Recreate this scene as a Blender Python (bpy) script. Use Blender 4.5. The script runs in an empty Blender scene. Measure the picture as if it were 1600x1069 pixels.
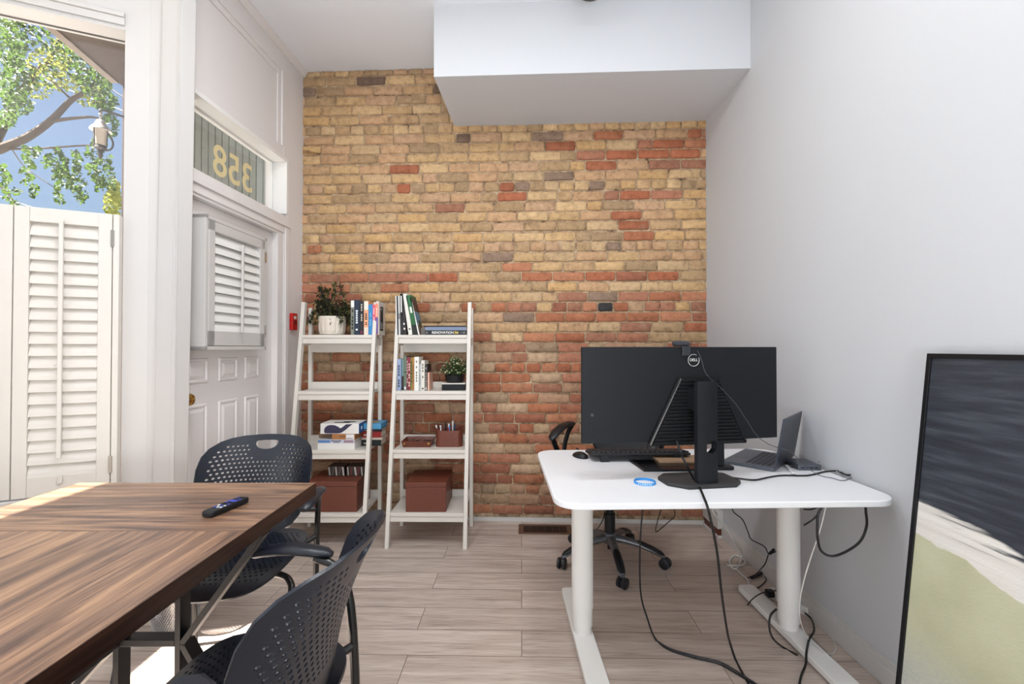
import bpy, bmesh, math, random
from mathutils import Vector, Matrix, Euler
from mathutils.geometry import delaunay_2d_cdt
R = math.radians
random.seed(7)
SC = bpy.context.scene
COL = SC.collection

# ------------------------------------------------------------------ camera
F = 713.0; CH = 1.22; PITCH = math.atan(8.5 / F)
cd = bpy.data.cameras.new('camera'); cam = bpy.data.objects.new('camera', cd); COL.objects.link(cam)
cam.location = (0, 0, CH); cam.rotation_euler = (math.pi / 2 + PITCH, 0, 0)
cd.lens = 36 * F / 1600; cd.sensor_width = 36; cd.clip_start = 0.02; cd.clip_end = 200
SC.camera = cam
# ------------------------------------------------------------------ world, sun, lights, exposure
SC.view_settings.view_transform = 'Standard'; SC.view_settings.look = 'None'
SC.view_settings.exposure = 0.0; SC.view_settings.gamma = 1.0
W = bpy.data.worlds.new('world'); SC.world = W; W.use_nodes = True
wn = W.node_tree; wn.nodes.clear()
wo = wn.nodes.new('ShaderNodeOutputWorld'); wb = wn.nodes.new('ShaderNodeBackground')
sky = wn.nodes.new('ShaderNodeTexSky'); sky.sky_type = 'NISHITA'; sky.sun_disc = False
sky.sun_elevation = R(52); sky.sun_rotation = R(-106); sky.air_density = 1.0; sky.dust_density = 1.5; sky.ozone_density = 1.2
wb.inputs['Strength'].default_value = 0.15
wn.links.new(sky.outputs[0], wb.inputs[0]); wn.links.new(wb.outputs[0], wo.inputs[0])
SUN_DIR = Vector((0.69, 0.20, -1.0)).normalized()
sd = bpy.data.lights.new('sun', 'SUN'); sd.energy = 34.0; sd.angle = R(0.6); sd.color = (1.0, 0.96, 0.9)
so = bpy.data.objects.new('sun', sd); COL.objects.link(so)
so.rotation_euler = SUN_DIR.to_track_quat('-Z', 'Y').to_euler(); so.location = (-4, -1, 6)

def area(name, loc, direction, sx, sy, power, color=(1, 1, 1), spread=180):
    l = bpy.data.lights.new(name, 'AREA'); l.shape = 'RECTANGLE'; l.size = sx; l.size_y = sy
    l.energy = power; l.color = color; l.spread = R(spread)
    o = bpy.data.objects.new(name, l); COL.objects.link(o); o.location = loc
    o.rotation_euler = Vector(direction).to_track_quat('-Z', 'Z').to_euler()
    return o
# daylight entering by the street windows beside and behind the camera
area('daylight_street_window', (-2.45, -0.6, 1.5), (1, 0.12, 0.22), 2.6, 2.0, 34, (0.93, 0.965, 1.0))
# fill light added at right rear to brighten the door wall, no window there
area('side_fill', (1.25, -1.6, 1.5), (-1, 0.75, 0.12), 1.4, 1.6, 16, (0.90, 0.95, 1.0))
# bare upward fill lights added behind the camera to lift ceiling and soffit
area('upward_fill', (-0.6, -0.5, 0.9), (0.05, 0.55, 1), 0.7, 0.7, 18, (0.93, 0.965, 1.0))
area('upward_fill', (0.3, -1.2, 0.9), (0.0, 0.9, 1), 0.7, 0.7, 41, (0.93, 0.965, 1.0))
# bare overhead fill lights added above the frame to even out the room
for cx, cy, pw in ((-0.9, -1.0, 4), (0.5, -1.0, 4), (-0.3, 0.4, 6), (-0.75, 1.3, 20), (0.35, 1.3, 15)):
    area('overhead_fill', (cx, cy, 3.2), (0, 0, -1), 0.35, 0.35, pw, (0.96, 0.98, 1.0))

# ------------------------------------------------------------------ pixel -> world
FW = Vector((0, math.cos(PITCH), math.sin(PITCH))); UP = Vector((0, -math.sin(PITCH), math.cos(PITCH)))
CP = Vector((0, 0, CH))
def ray(x, y):
    return Vector((1, 0, 0)) * ((x - 800) / F) + UP * ((534.5 - y) / F) + FW
def at(x, y, Y):
    d = ray(x, y); return CP + d * (Y / d.y)
def ath(x, y, h):
    d = ray(x, y); return CP + d * ((h - CH) / d.z)
def atx(x, y, X):
    d = ray(x, y); return CP + d * (X / d.x)

# ------------------------------------------------------------------ colour and materials
def lin(c):
    return tuple(((v / 255) / 12.92 if v / 255 <= 0.04045 else ((v / 255 + 0.055) / 1.055) ** 2.4) for v in c) + (1.0,)
MATS = {}
def mat(name, rgb, rough=0.5, metal=0.0, spec=0.5, bump=0.0, bscale=60, var=0.0, vscale=8, coat=0.0):
    if name in MATS: return MATS[name]
    m = bpy.data.materials.new(name); m.use_nodes = True; MATS[name] = m
    nt = m.node_tree; b = nt.nodes['Principled BSDF']
    b.inputs['Base Color'].default_value = lin(rgb); b.inputs['Roughness'].default_value = rough
    b.inputs['Metallic'].default_value = metal; b.inputs['Specular IOR Level'].default_value = spec
    b.inputs['Coat Weight'].default_value = coat
    tc = nt.nodes.new('ShaderNodeTexCoord')
    if var > 0:
        n = nt.nodes.new('ShaderNodeTexNoise'); n.inputs['Scale'].default_value = vscale; n.inputs['Detail'].default_value = 5
        mx = nt.nodes.new('ShaderNodeMix'); mx.data_type = 'RGBA'
        c = lin(rgb); mx.inputs[6].default_value = tuple(v * (1 - var) for v in c[:3]) + (1,)
        mx.inputs[7].default_value = tuple(min(1, v * (1 + var)) for v in c[:3]) + (1,)
        nt.links.new(tc.outputs['Object'], n.inputs['Vector']); nt.links.new(n.outputs['Fac'], mx.inputs[0])
        nt.links.new(mx.outputs[2], b.inputs['Base Color'])
    if bump > 0:
        n = nt.nodes.new('ShaderNodeTexNoise'); n.inputs['Scale'].default_value = bscale; n.inputs['Detail'].default_value = 4
        bp = nt.nodes.new('ShaderNodeBump'); bp.inputs['Strength'].default_value = bump; bp.inputs['Distance'].default_value = 0.004
        nt.links.new(tc.outputs['Object'], n.inputs['Vector']); nt.links.new(n.outputs['Fac'], bp.inputs['Height'])
        nt.links.new(bp.outputs[0], b.inputs['Normal'])
    return m
def node(nt, typ, **kw):
    n = nt.nodes.new(typ)
    for k, v in kw.items():
        if k.startswith('i_'): n.inputs[k[2:].replace('_', ' ')].default_value = v
        else: setattr(n, k, v)
    return n
def ramp(nt, stops):
    r = nt.nodes.new('ShaderNodeValToRGB'); e = r.color_ramp.elements
    while len(e) < len(stops): e.new(0.5)
    for i, (p, c) in enumerate(stops): e[i].position = p; e[i].color = lin(c)
    return r
def base_nodes(name, rough=0.5):
    m = bpy.data.materials.new(name); m.use_nodes = True; MATS[name] = m
    nt = m.node_tree; b = nt.nodes['Principled BSDF']; b.inputs['Roughness'].default_value = rough
    tc = nt.nodes.new('ShaderNodeTexCoord'); return m, nt, b, tc

M_wall = mat('wall_paint', (194, 196, 199), 0.75, bump=0.12, bscale=90)
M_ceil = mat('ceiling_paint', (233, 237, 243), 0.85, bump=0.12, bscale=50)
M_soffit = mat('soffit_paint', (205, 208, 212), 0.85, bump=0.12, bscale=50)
M_trim = mat('trim_paint', (201, 198, 195), 0.45, bump=0.10, bscale=25)
M_trim2 = mat('wall_panel_paint', (226, 222, 220), 0.5, bump=0.08, bscale=30)
M_shut = mat('shutter_paint', (216, 211, 203), 0.4)
M_white = mat('white_furniture', (217, 212, 203), 0.4)
M_desk = mat('desk_white', (228, 229, 231), 0.45, bump=0.05, bscale=400)
M_legw = mat('desk_leg_white', (228, 226, 222), 0.4)
M_blk = mat('black_plastic', (19, 20, 23), 0.42, spec=0.35)
M_blk2 = mat('black_satin', (22, 24, 28), 0.5, spec=0.25, bump=0.15, bscale=500)
M_chair = mat('chair_plastic', (21, 27, 38), 0.30, spec=0.45, bump=0.12, bscale=350)  # blue sheen from the window put into the base colour
M_frameb = mat('black_steel', (14, 14, 15), 0.28, spec=0.6)
M_tleg = mat('table_steel', (36, 36, 38), 0.4, metal=0.4)
M_grey = mat('grey_metal', (88, 92, 100), 0.35, metal=0.6)
M_chrome = mat('chrome', (200, 200, 200), 0.15, metal=1.0)
M_brass = mat('brass', (190, 150, 80), 0.2, metal=1.0)
M_leather = mat('brown_leather', (104, 52, 36), 0.42, bump=0.35, bscale=260, var=0.25, vscale=60)
M_pages = mat('paper_pages', (222, 214, 198), 0.8)
M_red = mat('red_plastic', (190, 28, 26), 0.35)
M_cabw = mat('white_cable', (214, 212, 208), 0.45)
M_cabb = mat('black_cable', (12, 12, 14), 0.45)
M_brownx = mat('exterior_brown', (82, 66, 58), 0.8, bump=0.3, bscale=40, var=0.2)

# floor planks
def make_floor_mat():
    m, nt, b, tc = base_nodes('floor_planks', 0.42)
    L = nt.links.new
    mp = node(nt, 'ShaderNodeMapping'); L(tc.outputs['Object'], mp.inputs[0]); mp.inputs['Rotation'].default_value = (0, 0, R(1.2))
    br = node(nt, 'ShaderNodeTexBrick', offset=0.37, offset_frequency=2, squash=1.0)
    br.inputs['Scale'].default_value = 1.0; br.inputs['Brick Width'].default_value = 1.22; br.inputs['Row Height'].default_value = 0.165
    br.inputs['Mortar Size'].default_value = 0.0016; br.inputs['Mortar Smooth'].default_value = 0.3; br.inputs['Bias'].default_value = 0.0
    br.inputs['Color1'].default_value = (0, 0, 0, 1); br.inputs['Color2'].default_value = (1, 1, 1, 1); br.inputs['Mortar'].default_value = (0.5, 0.5, 0.5, 1)
    L(mp.outputs[0], br.inputs['Vector'])
    mp2 = node(nt, 'ShaderNodeMapping'); mp2.inputs['Scale'].default_value = (1.1, 15, 1)
    add = node(nt, 'ShaderNodeVectorMath', operation='ADD'); L(mp.outputs[0], add.inputs[0])
    sc = node(nt, 'ShaderNodeVectorMath', operation='SCALE'); sc.inputs['Scale'].default_value = 7.3; L(br.outputs['Color'], sc.inputs[0]); L(sc.outputs[0], add.inputs[1])
    L(add.outputs[0], mp2.inputs[0])
    n1 = node(nt, 'ShaderNodeTexNoise'); n1.inputs['Scale'].default_value = 1.6; n1.inputs['Detail'].default_value = 8; n1.inputs['Distortion'].default_value = 0.6
    L(mp2.outputs[0], n1.inputs['Vector'])
    r1 = ramp(nt, [(0.25, (164, 147, 134)), (0.47, (192, 176, 164)), (0.75, (210, 197, 186))]); L(n1.outputs['Fac'], r1.inputs[0])
    mp3 = node(nt, 'ShaderNodeMapping'); mp3.inputs['Scale'].default_value = (5, 140, 1); L(add.outputs[0], mp3.inputs[0])
    n2 = node(nt, 'ShaderNodeTexNoise'); n2.inputs['Scale'].default_value = 1.5; n2.inputs['Detail'].default_value = 4; L(mp3.outputs[0], n2.inputs['Vector'])
    r2 = ramp(nt, [(0.33, (208, 204, 200)), (0.5, (255, 255, 255))]); L(n2.outputs['Fac'], r2.inputs[0])
    mu = node(nt, 'ShaderNodeMix', data_type='RGBA', blend_type='MULTIPLY'); mu.inputs[0].default_value = 0.75; L(r1.outputs[0], mu.inputs[6]); L(r2.outputs[0], mu.inputs[7])
    # plank to plank tone
    mr = node(nt, 'ShaderNodeMapRange'); mr.inputs[3].default_value = 0.93; mr.inputs[4].default_value = 1.05; L(br.outputs['Color'], mr.inputs[0])
    mt = node(nt, 'ShaderNodeVectorMath', operation='SCALE'); L(mu.outputs[2], mt.inputs[0]); L(mr.outputs[0], mt.inputs['Scale'])
    mm = node(nt, 'ShaderNodeMix', data_type='RGBA'); L(br.outputs['Fac'], mm.inputs[0]); L(mt.outputs[0], mm.inputs[6]); mm.inputs[7].default_value = lin((104, 88, 78))
    L(mm.outputs[2], b.inputs['Base Color'])
    bp = node(nt, 'ShaderNodeBump'); bp.inputs['Strength'].default_value = 0.18; bp.inputs['Distance'].default_value = 0.002; L(n2.outputs['Fac'], bp.inputs['Height']); L(bp.outputs[0], b.inputs['Normal'])
    return m
M_floor = make_floor_mat()
def make_walnut(name, ax, dark=False):
    m, nt, b, tc = base_nodes(name, 0.32)
    L = nt.links.new
    mp = node(nt, 'ShaderNodeMapping'); L(tc.outputs['Object'], mp.inputs[0])
    mp.inputs['Scale'].default_value = (1.0, 13, 13) if ax == 'x' else (13, 1.0, 13)
    n1 = node(nt, 'ShaderNodeTexNoise'); n1.inputs['Scale'].default_value = 1.5; n1.inputs['Detail'].default_value = 7; n1.inputs['Distortion'].default_value = 0.9; n1.inputs['Roughness'].default_value = 0.62
    L(mp.outputs[0], n1.inputs['Vector'])
    if dark: st = [(0.3, (34, 20, 15)), (0.5, (58, 36, 26)), (0.7, (84, 54, 38))]
    else: st = [(0.28, (74, 54, 46)), (0.42, (110, 84, 68)), (0.52, (146, 112, 88)), (0.63, (176, 138, 106)), (0.76, (156, 126, 102))]
    r1 = ramp(nt, st); L(n1.outputs['Fac'], r1.inputs[0])
    mp3 = node(nt, 'ShaderNodeMapping'); mp3.inputs['Scale'].default_value = (3, 90, 90) if ax == 'x' else (90, 3, 90); L(tc.outputs['Object'], mp3.inputs[0])
    n2 = node(nt, 'ShaderNodeTexNoise'); n2.inputs['Scale'].default_value = 1.6; n2.inputs['Detail'].default_value = 5; L(mp3.outputs[0], n2.inputs['Vector'])
    r2 = ramp(nt, [(0.35, (170, 160, 155)), (0.55, (255, 255, 255))]); L(n2.outputs['Fac'], r2.inputs[0])
    mu = node(nt, 'ShaderNodeMix', data_type='RGBA', blend_type='MULTIPLY'); mu.inputs[0].default_value = 0.7; L(r1.outputs[0], mu.inputs[6]); L(r2.outputs[0], mu.inputs[7])
    L(mu.outputs[2], b.inputs['Base Color'])
    bp = node(nt, 'ShaderNodeBump'); bp.inputs['Strength'].default_value = 0.12; bp.inputs['Distance'].default_value = 0.001; L(n2.outputs['Fac'], bp.inputs['Height']); L(bp.outputs[0], b.inputs['Normal'])
    return m
M_walx = make_walnut('walnut_across', 'x'); M_waly = make_walnut('walnut_along', 'y'); M_wald = make_walnut('walnut_edge', 'y', True)
def make_brick_mat():
    m, nt, b, tc = base_nodes('old_brick', 0.88)
    L = nt.links.new
    at_ = node(nt, 'ShaderNodeAttribute', attribute_name='Col')
    n1 = node(nt, 'ShaderNodeTexNoise'); n1.inputs['Scale'].default_value = 22; n1.inputs['Detail'].default_value = 10; n1.inputs['Roughness'].default_value = 0.72; L(tc.outputs['Object'], n1.inputs['Vector'])
    r1 = ramp(nt, [(0.30, (120, 108, 98)), (0.47, (222, 216, 210)), (0.66, (255, 255, 255))]); L(n1.outputs['Fac'], r1.inputs[0])
    mu = node(nt, 'ShaderNodeMix', data_type='RGBA', blend_type='MULTIPLY'); mu.inputs[0].default_value = 0.66; L(at_.outputs['Color'], mu.inputs[6]); L(r1.outputs[0], mu.inputs[7])
    # fine dark specks and pale mortar smears with a shape of their own
    n2 = node(nt, 'ShaderNodeTexNoise'); n2.inputs['Scale'].default_value = 120; n2.inputs['Detail'].default_value = 3; L(tc.outputs['Object'], n2.inputs['Vector'])
    r2 = ramp(nt, [(0.28, (110, 92, 76)), (0.38, (255, 255, 255))]); L(n2.outputs['Fac'], r2.inputs[0])
    mu2 = node(nt, 'ShaderNodeMix', data_type='RGBA', blend_type='MULTIPLY'); mu2.inputs[0].default_value = 0.6; L(mu.outputs[2], mu2.inputs[6]); L(r2.outputs[0], mu2.inputs[7])
    n3 = node(nt, 'ShaderNodeTexNoise'); n3.inputs['Scale'].default_value = 9; n3.inputs['Detail'].default_value = 8; n3.inputs['Roughness'].default_value = 0.7; L(tc.outputs['Object'], n3.inputs['Vector'])
    r3 = ramp(nt, [(0.56, (0, 0, 0)), (0.70, (150, 150, 150))]); L(n3.outputs['Fac'], r3.inputs[0])
    mx = node(nt, 'ShaderNodeMix', data_type='RGBA'); L(r3.outputs[0], mx.inputs[0]); L(mu2.outputs[2], mx.inputs[6]); mx.inputs[7].default_value = lin((196, 172, 140))
    L(mx.outputs[2], b.inputs['Base Color'])
    bp = node(nt, 'ShaderNodeBump'); bp.inputs['Strength'].default_value = 0.6; bp.inputs['Distance'].default_value = 0.004; L(n1.outputs['Fac'], bp.inputs['Height'])
    bp2 = node(nt, 'ShaderNodeBump'); bp2.inputs['Strength'].default_value = 0.35; bp2.inputs['Distance'].default_value = 0.002; L(n2.outputs['Fac'], bp2.inputs['Height']); L(bp.outputs[0], bp2.inputs['Normal'])
    L(bp2.outputs[0], b.inputs['Normal'])
    return m
M_brick = make_brick_mat()
def make_mortar():
    m, nt, b, tc = base_nodes('mortar', .95)
    L = nt.links.new
    n1 = node(nt, 'ShaderNodeTexNoise'); n1.inputs['Scale'].default_value = 13; n1.inputs['Detail'].default_value = 9; n1.inputs['Roughness'].default_value = .75; L(tc.outputs['Object'], n1.inputs['Vector'])
    r1 = ramp(nt, [(.36, (84, 66, 50)), (.44, (150, 126, 100)), (.56, (184, 160, 130)), (.7, (206, 188, 162))]); L(n1.outputs['Fac'], r1.inputs[0]); L(r1.outputs[0], b.inputs['Base Color'])
    n2 = node(nt, 'ShaderNodeTexNoise'); n2.inputs['Scale'].default_value = 60; n2.inputs['Detail'].default_value = 6; L(tc.outputs['Object'], n2.inputs['Vector'])
    bp = node(nt, 'ShaderNodeBump'); bp.inputs['Strength'].default_value = 1.0; bp.inputs['Distance'].default_value = .006; L(n2.outputs['Fac'], bp.inputs['Height']); L(bp.outputs[0], b.inputs['Normal'])
    return m
M_mortar = make_mortar()
def make_glass(name, tint=(255, 255, 255), refl=0.06):
    m = bpy.data.materials.new(name); m.use_nodes = True; nt = m.node_tree; nt.nodes.clear()
    o = nt.nodes.new('ShaderNodeOutputMaterial'); t = nt.nodes.new('ShaderNodeBsdfTransparent'); g = nt.nodes.new('ShaderNodeBsdfGlossy')
    t.inputs[0].default_value = lin(tint); g.inputs['Roughness'].default_value = 0.02
    mx = nt.nodes.new('ShaderNodeMixShader'); mx.inputs[0].default_value = refl
    nt.links.new(t.outputs[0], mx.inputs[1]); nt.links.new(g.outputs[0], mx.inputs[2]); nt.links.new(mx.outputs[0], o.inputs[0])
    return m
M_glass = make_glass('window_glass')

# ------------------------------------------------------------------ mesh helpers
def link(name, bm, m, parent=None, smooth=False, bev=0.0, seg=2):
    me = bpy.data.meshes.new(name)
    bmesh.ops.recalc_face_normals(bm, faces=bm.faces[:])
    bm.to_mesh(me); bm.free()
    if m: me.materials.append(m)
    if smooth:
        for p in me.polygons: p.use_smooth = True
    o = bpy.data.objects.new(name, me); COL.objects.link(o)
    if parent: o.parent = parent
    if smooth:
        try: me.set_sharp_from_angle(angle=R(40))
        except Exception: pass
    if bev > 0:
        b = o.modifiers.new('bevel', 'BEVEL'); b.width = bev; b.segments = seg; b.limit_method = 'ANGLE'; b.angle_limit = R(35)
    return o
def tag(o, label=None, cat=None, group=None, kind=None):
    if label: o['label'] = label
    if cat: o['category'] = cat
    if group: o['group'] = group
    if kind: o['kind'] = kind
    return o
def empty(name, loc=(0, 0, 0), rz=0.0, label=None, cat=None, group=None, kind=None):
    o = bpy.data.objects.new(name, None); COL.objects.link(o); o.location = loc; o.rotation_euler = (0, 0, rz); o.empty_display_size = 0.05
    return tag(o, label, cat, group, kind)
def NB(): return bmesh.new()
def box(bm, c, s, rot=None):
    r = rot if rot is not None else Matrix.Identity(3)
    c = Vector(c); v = []
    for sx in (-.5, .5):
        for sy in (-.5, .5):
            for sz in (-.5, .5):
                v.append(bm.verts.new(c + r @ Vector((sx * s[0], sy * s[1], sz * s[2]))))
    for f in ((0, 1, 3, 2), (4, 6, 7, 5), (0, 4, 5, 1), (2, 3, 7, 6), (0, 2, 6, 4), (1, 5, 7, 3)):
        bm.faces.new([v[i] for i in f])
    return v
def boxc(bm, a, b):
    a = Vector(a); b = Vector(b); return box(bm, (a + b) / 2, [abs(b[i] - a[i]) for i in range(3)])
def bar(bm, a, b, w, h, up=(0, 0, 1)):
    a = Vector(a); b = Vector(b); d = b - a; z = d.normalized(); u = Vector(up)
    if abs(z.dot(u)) > .98: u = Vector((0, 1, 0))
    x = z.cross(u).normalized(); y = x.cross(z).normalized()
    m = Matrix((x, y, z)).transposed(); return box(bm, (a + b) / 2, (w, h, d.length), m)
def prism(bm, pts, z0, z1, top=None):
    t = top or pts
    a = [bm.verts.new((p[0], p[1], z0)) for p in pts]; b = [bm.verts.new((p[0], p[1], z1)) for p in t]
    n = len(pts); bm.faces.new(a[::-1]); bm.faces.new(b)
    for i in range(n): bm.faces.new((a[i], a[(i + 1) % n], b[(i + 1) % n], b[i]))
def quadslab(bm, p, n, t):
    """four corners p, thickness t along n"""
    n = Vector(n).normalized() * t
    a = [bm.verts.new(Vector(q)) for q in p]; b = [bm.verts.new(Vector(q) + n) for q in p]
    k = len(p); bm.faces.new(a[::-1]); bm.faces.new(b)
    for i in range(k): bm.faces.new((a[i], a[(i + 1) % k], b[(i + 1) % k], b[i]))
def catmull(P, n=8):
    P = [Vector(p) for p in P]
    if len(P) < 3: return P
    Q = [P[0] * 2 - P[1]] + P + [P[-1] * 2 - P[-2]]; out = []
    for i in range(1, len(Q) - 2):
        for k in range(n):
            t = k / n; a, b, c, d = Q[i - 1], Q[i], Q[i + 1], Q[i + 2]
            out.append(0.5 * ((2 * b) + (c - a) * t + (2 * a - 5 * b + 4 * c - d) * t * t + (3 * b - a - 3 * c + d) * t ** 3))
    out.append(P[-1]); return out
def tube(bm, P, r, seg=10, smooth=8, r2=None, flat=1.0):
    pts = catmull(P, smooth) if smooth else [Vector(p) for p in P]
    n = len(pts); prev = None; rings = []
    for i, p in enumerate(pts):
        d = (pts[min(i + 1, n - 1)] - pts[max(i - 1, 0)])
        d = d.normalized() if d.length > 1e-9 else Vector((0, 0, 1))
        if prev is None:
            u = Vector((0, 0, 1)) if abs(d.z) < .9 else Vector((1, 0, 0)); x = d.cross(u).normalized()
        else:
            x = prev - d * prev.dot(d); x = x.normalized() if x.length > 1e-6 else prev
        prev = x; y = d.cross(x)
        rr = r if r2 is None else r + (r2 - r) * i / max(1, n - 1)
        rings.append([bm.verts.new(p + x * math.cos(a) * rr + y * math.sin(a) * rr * flat) for a in [2 * math.pi * k / seg for k in range(seg)]])
    for a, b in zip(rings, rings[1:]):
        for k in range(seg): bm.faces.new((a[k], a[(k + 1) % seg], b[(k + 1) % seg], b[k]))
    bm.faces.new(rings[0][::-1]); bm.faces.new(rings[-1])
def lathe(bm, prof, c=(0, 0, 0), seg=32, M=None, capb=True, capt=True):
    c = Vector(c); M = M or Matrix.Identity(3); rings = []
    for r, z in prof:
        rings.append([bm.verts.new(c + M @ Vector((r * math.cos(a), r * math.sin(a), z))) for a in [2 * math.pi * k / seg for k in range(seg)]])
    for a, b in zip(rings, rings[1:]):
        for k in range(seg): bm.faces.new((a[k], a[(k + 1) % seg], b[(k + 1) % seg], b[k]))
    if capb: bm.faces.new(rings[0][::-1])
    if capt: bm.faces.new(rings[-1])
def rrect(w, h, r, n=6, cx=0, cy=0):
    out = []
    for sx, sy, a0 in ((1, 1, 0), (-1, 1, 90), (-1, -1, 180), (1, -1, 270)):
        for k in range(n + 1):
            a = R(a0 + 90 * k / n); out.append((cx + sx * (w / 2 - r) + r * math.cos(a), cy + sy * (h / 2 - r) + r * math.sin(a)))
    return out
def slab(bm, pts2, M, t0, t1):
    """2D outline pts2 placed by 4x4 matrix M, extruded local z t0..t1"""
    a = [bm.verts.new(M @ Vector((p[0], p[1], t0))) for p in pts2]; b = [bm.verts.new(M @ Vector((p[0], p[1], t1))) for p in pts2]
    n = len(pts2); bm.faces.new(a[::-1]); bm.faces.new(b)
    for i in range(n): bm.faces.new((a[i], a[(i + 1) % n], b[(i + 1) % n], b[i]))
def text_mesh(name, s, size, M, m, parent=None, depth=0.0006, bold=0.0, mirror=False, align='CENTER'):
    c = bpy.data.curves.new(name + '_c', 'FONT'); c.body = s; c.size = size; c.extrude = depth; c.offset = bold
    c.align_x = align; c.align_y = 'CENTER'
    t = bpy.data.objects.new(name + '_t', c); COL.objects.link(t)
    bpy.context.view_layer.update()
    dg = bpy.context.evaluated_depsgraph_get()
    me = bpy.data.meshes.new_from_object(t.evaluated_get(dg))
    bpy.data.objects.remove(t); bpy.data.curves.remove(c)
    if mirror: me.transform(Matrix.Diagonal((-1, 1, 1, 1))); me.flip_normals()
    me.transform(M); me.name = name; me.materials.clear(); me.materials.append(m)
    o = bpy.data.objects.new(name, me); COL.objects.link(o)
    if parent: o.parent = parent
    return o
def frame_mat(origin, xdir, ydir):
    x = Vector(xdir).normalized(); y = Vector(ydir); y = (y - x * y.dot(x)).normalized(); z = x.cross(y)
    M = Matrix((x, y, z)).transposed().to_4x4(); M.translation = Vector(origin); return M
def point_in(p, poly):
    x, y = p; c = False; n = len(poly); j = n - 1
    for i in range(n):
        xi, yi = poly[i]; xj, yj = poly[j]
        if (yi > y) != (yj > y) and x < (xj - xi) * (y - yi) / (yj - yi) + xi: c = not c
        j = i
    return c
def perforated(name, outline, holes, fn, thick, m, parent):
    """flat outline with holes triangulated, then bent by fn(x, y) -> 3D"""
    V = []; E = []
    for poly in [outline] + holes:
        b = len(V); V += [Vector(p) for p in poly]; n = len(poly); E += [(b + i, b + (i + 1) % n) for i in range(n)]
    xs = [p[0] for p in outline]; ys = [p[1] for p in outline]
    s = 0.022; y = min(ys)
    hc = [(sum(p[0] for p in h) / len(h), sum(p[1] for p in h) / len(h)) for h in holes]
    while y < max(ys):
        x = min(xs)
        while x < max(xs):
            if point_in((x, y), outline) and all((x - c[0]) ** 2 + (y - c[1]) ** 2 > 0.016 ** 2 for c in hc) and not any(len(h) > 12 and point_in((x, y), h) for h in holes): V.append(Vector((x, y)))
            x += s
        y += s
    r = delaunay_2d_cdt(V, E, [], 0, 1e-6)
    bm = NB(); vs = [bm.verts.new(fn(v.x, v.y)) for v in r[0]]
    for f in r[2]:
        c = (sum(r[0][i].x for i in f) / len(f), sum(r[0][i].y for i in f) / len(f))
        if not point_in(c, outline): continue
        bad = False
        for h, k in zip(holes, hc):
            if abs(c[0] - k[0]) < .06 and abs(c[1] - k[1]) < .06 and point_in(c, h): bad = True; break
        if bad: continue
        try: bm.faces.new([vs[i] for i in f])
        except ValueError: pass
    for v in [v for v in bm.verts if not v.link_faces]: bm.verts.remove(v)
    o = link(name, bm, m, parent, smooth=True)
    so_ = o.modifiers.new('solid', 'SOLIDIFY'); so_.thickness = thick; so_.offset = 0
    es = o.modifiers.new('split', 'EDGE_SPLIT'); es.split_angle = R(38)
    return o
def copy_tree(o, parent=None):
    c = o.copy(); COL.objects.link(c)
    if parent: c.parent = parent
    for ch in list(o.children): copy_tree(ch, c)
    return c
# ================================================================== SETTING
H = 3.225
XR = 1.352
def YB(x): return 3.232 - 0.045 * x          # face of the brick wall
def XL(y): return -1.518 + 0.0449 * (y - 3.3)   # face of the door wall

bm = NB(); boxc(bm, (-2.62, -3.6, -0.12), (XR + .12, 3.34, 0)); fl = tag(link('floor', bm, M_floor), kind='structure')
bm = NB(); boxc(bm, (-2.75, -3.6, H), (XR + .12, 3.5, H + .12)); tag(link('ceiling', bm, M_ceil), kind='structure')
# boxed-in soffit hanging below the ceiling along brick wall and right wall
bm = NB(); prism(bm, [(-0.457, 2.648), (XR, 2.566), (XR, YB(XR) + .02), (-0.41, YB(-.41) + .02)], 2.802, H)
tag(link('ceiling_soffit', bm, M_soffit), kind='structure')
bm = NB(); boxc(bm, (XR, -3.6, 0), (XR + .12, 3.4, H)); tag(link('wall_right', bm, M_wall), kind='structure')
bm = NB(); boxc(bm, (-2.75, -3.72, 0), (XR + .12, -3.6, H)); tag(link('wall_rear', bm, M_wall), kind='structure')

# ---- brick wall: every course laid as a shaped face, one mesh
wb_root = empty('wall_back', (0, 3.232, 0), math.atan2(-0.045, 1), kind='structure')
U0, U1 = -1.66, 1.40
bm = NB(); boxc(bm, (U0, 0.004, 0), (U1, 0.16, H)); link('mortar_bed', bm, M_mortar, wb_root)
def brick_color(u, h, rnd):
    x = 800 + u * 713 / 3.22; y = 543 - (h - 1.22) * 713 / 3.24
    if y < 200: p = .015
    elif y < 262: p = .33 if x > 880 else .05
    elif y < 420: p = .05
    elif y < 452: p = .85 if x < 590 else (.5 if (640 < x < 720 or x > 880) else .12)
    elif y < 560: p = .75 if x < 560 else (.12 if x < 740 else (.32 if x < 890 else .66))
    elif y < 760: p = .68
    else: p = .36
    if rnd.random() < p:
        c = rnd.choice([(180, 116, 84), (172, 107, 77), (188, 128, 96), (162, 104, 80), (182, 124, 98), (166, 116, 92)]) 
    else:
        if y < 540:
            c = rnd.choice([(208, 174, 128), (202, 168, 124), (214, 182, 138), (198, 164, 124), (186, 156, 118), (208, 170, 120), (202, 164, 126), (178, 150, 116), (202, 166, 132), (206, 176, 136)])
            if rnd.random() < .025: c = (150, 126, 108)
        else: c = rnd.choice([(192, 164, 132), (180, 150, 120), (170, 144, 118), (198, 168, 138), (186, 148, 120)])
    k = rnd.uniform(.98, 1.12)
    if h < .32: k *= .84
    return tuple(min(1, v * k) for v in lin(c)[:3]) + (1,)
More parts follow.
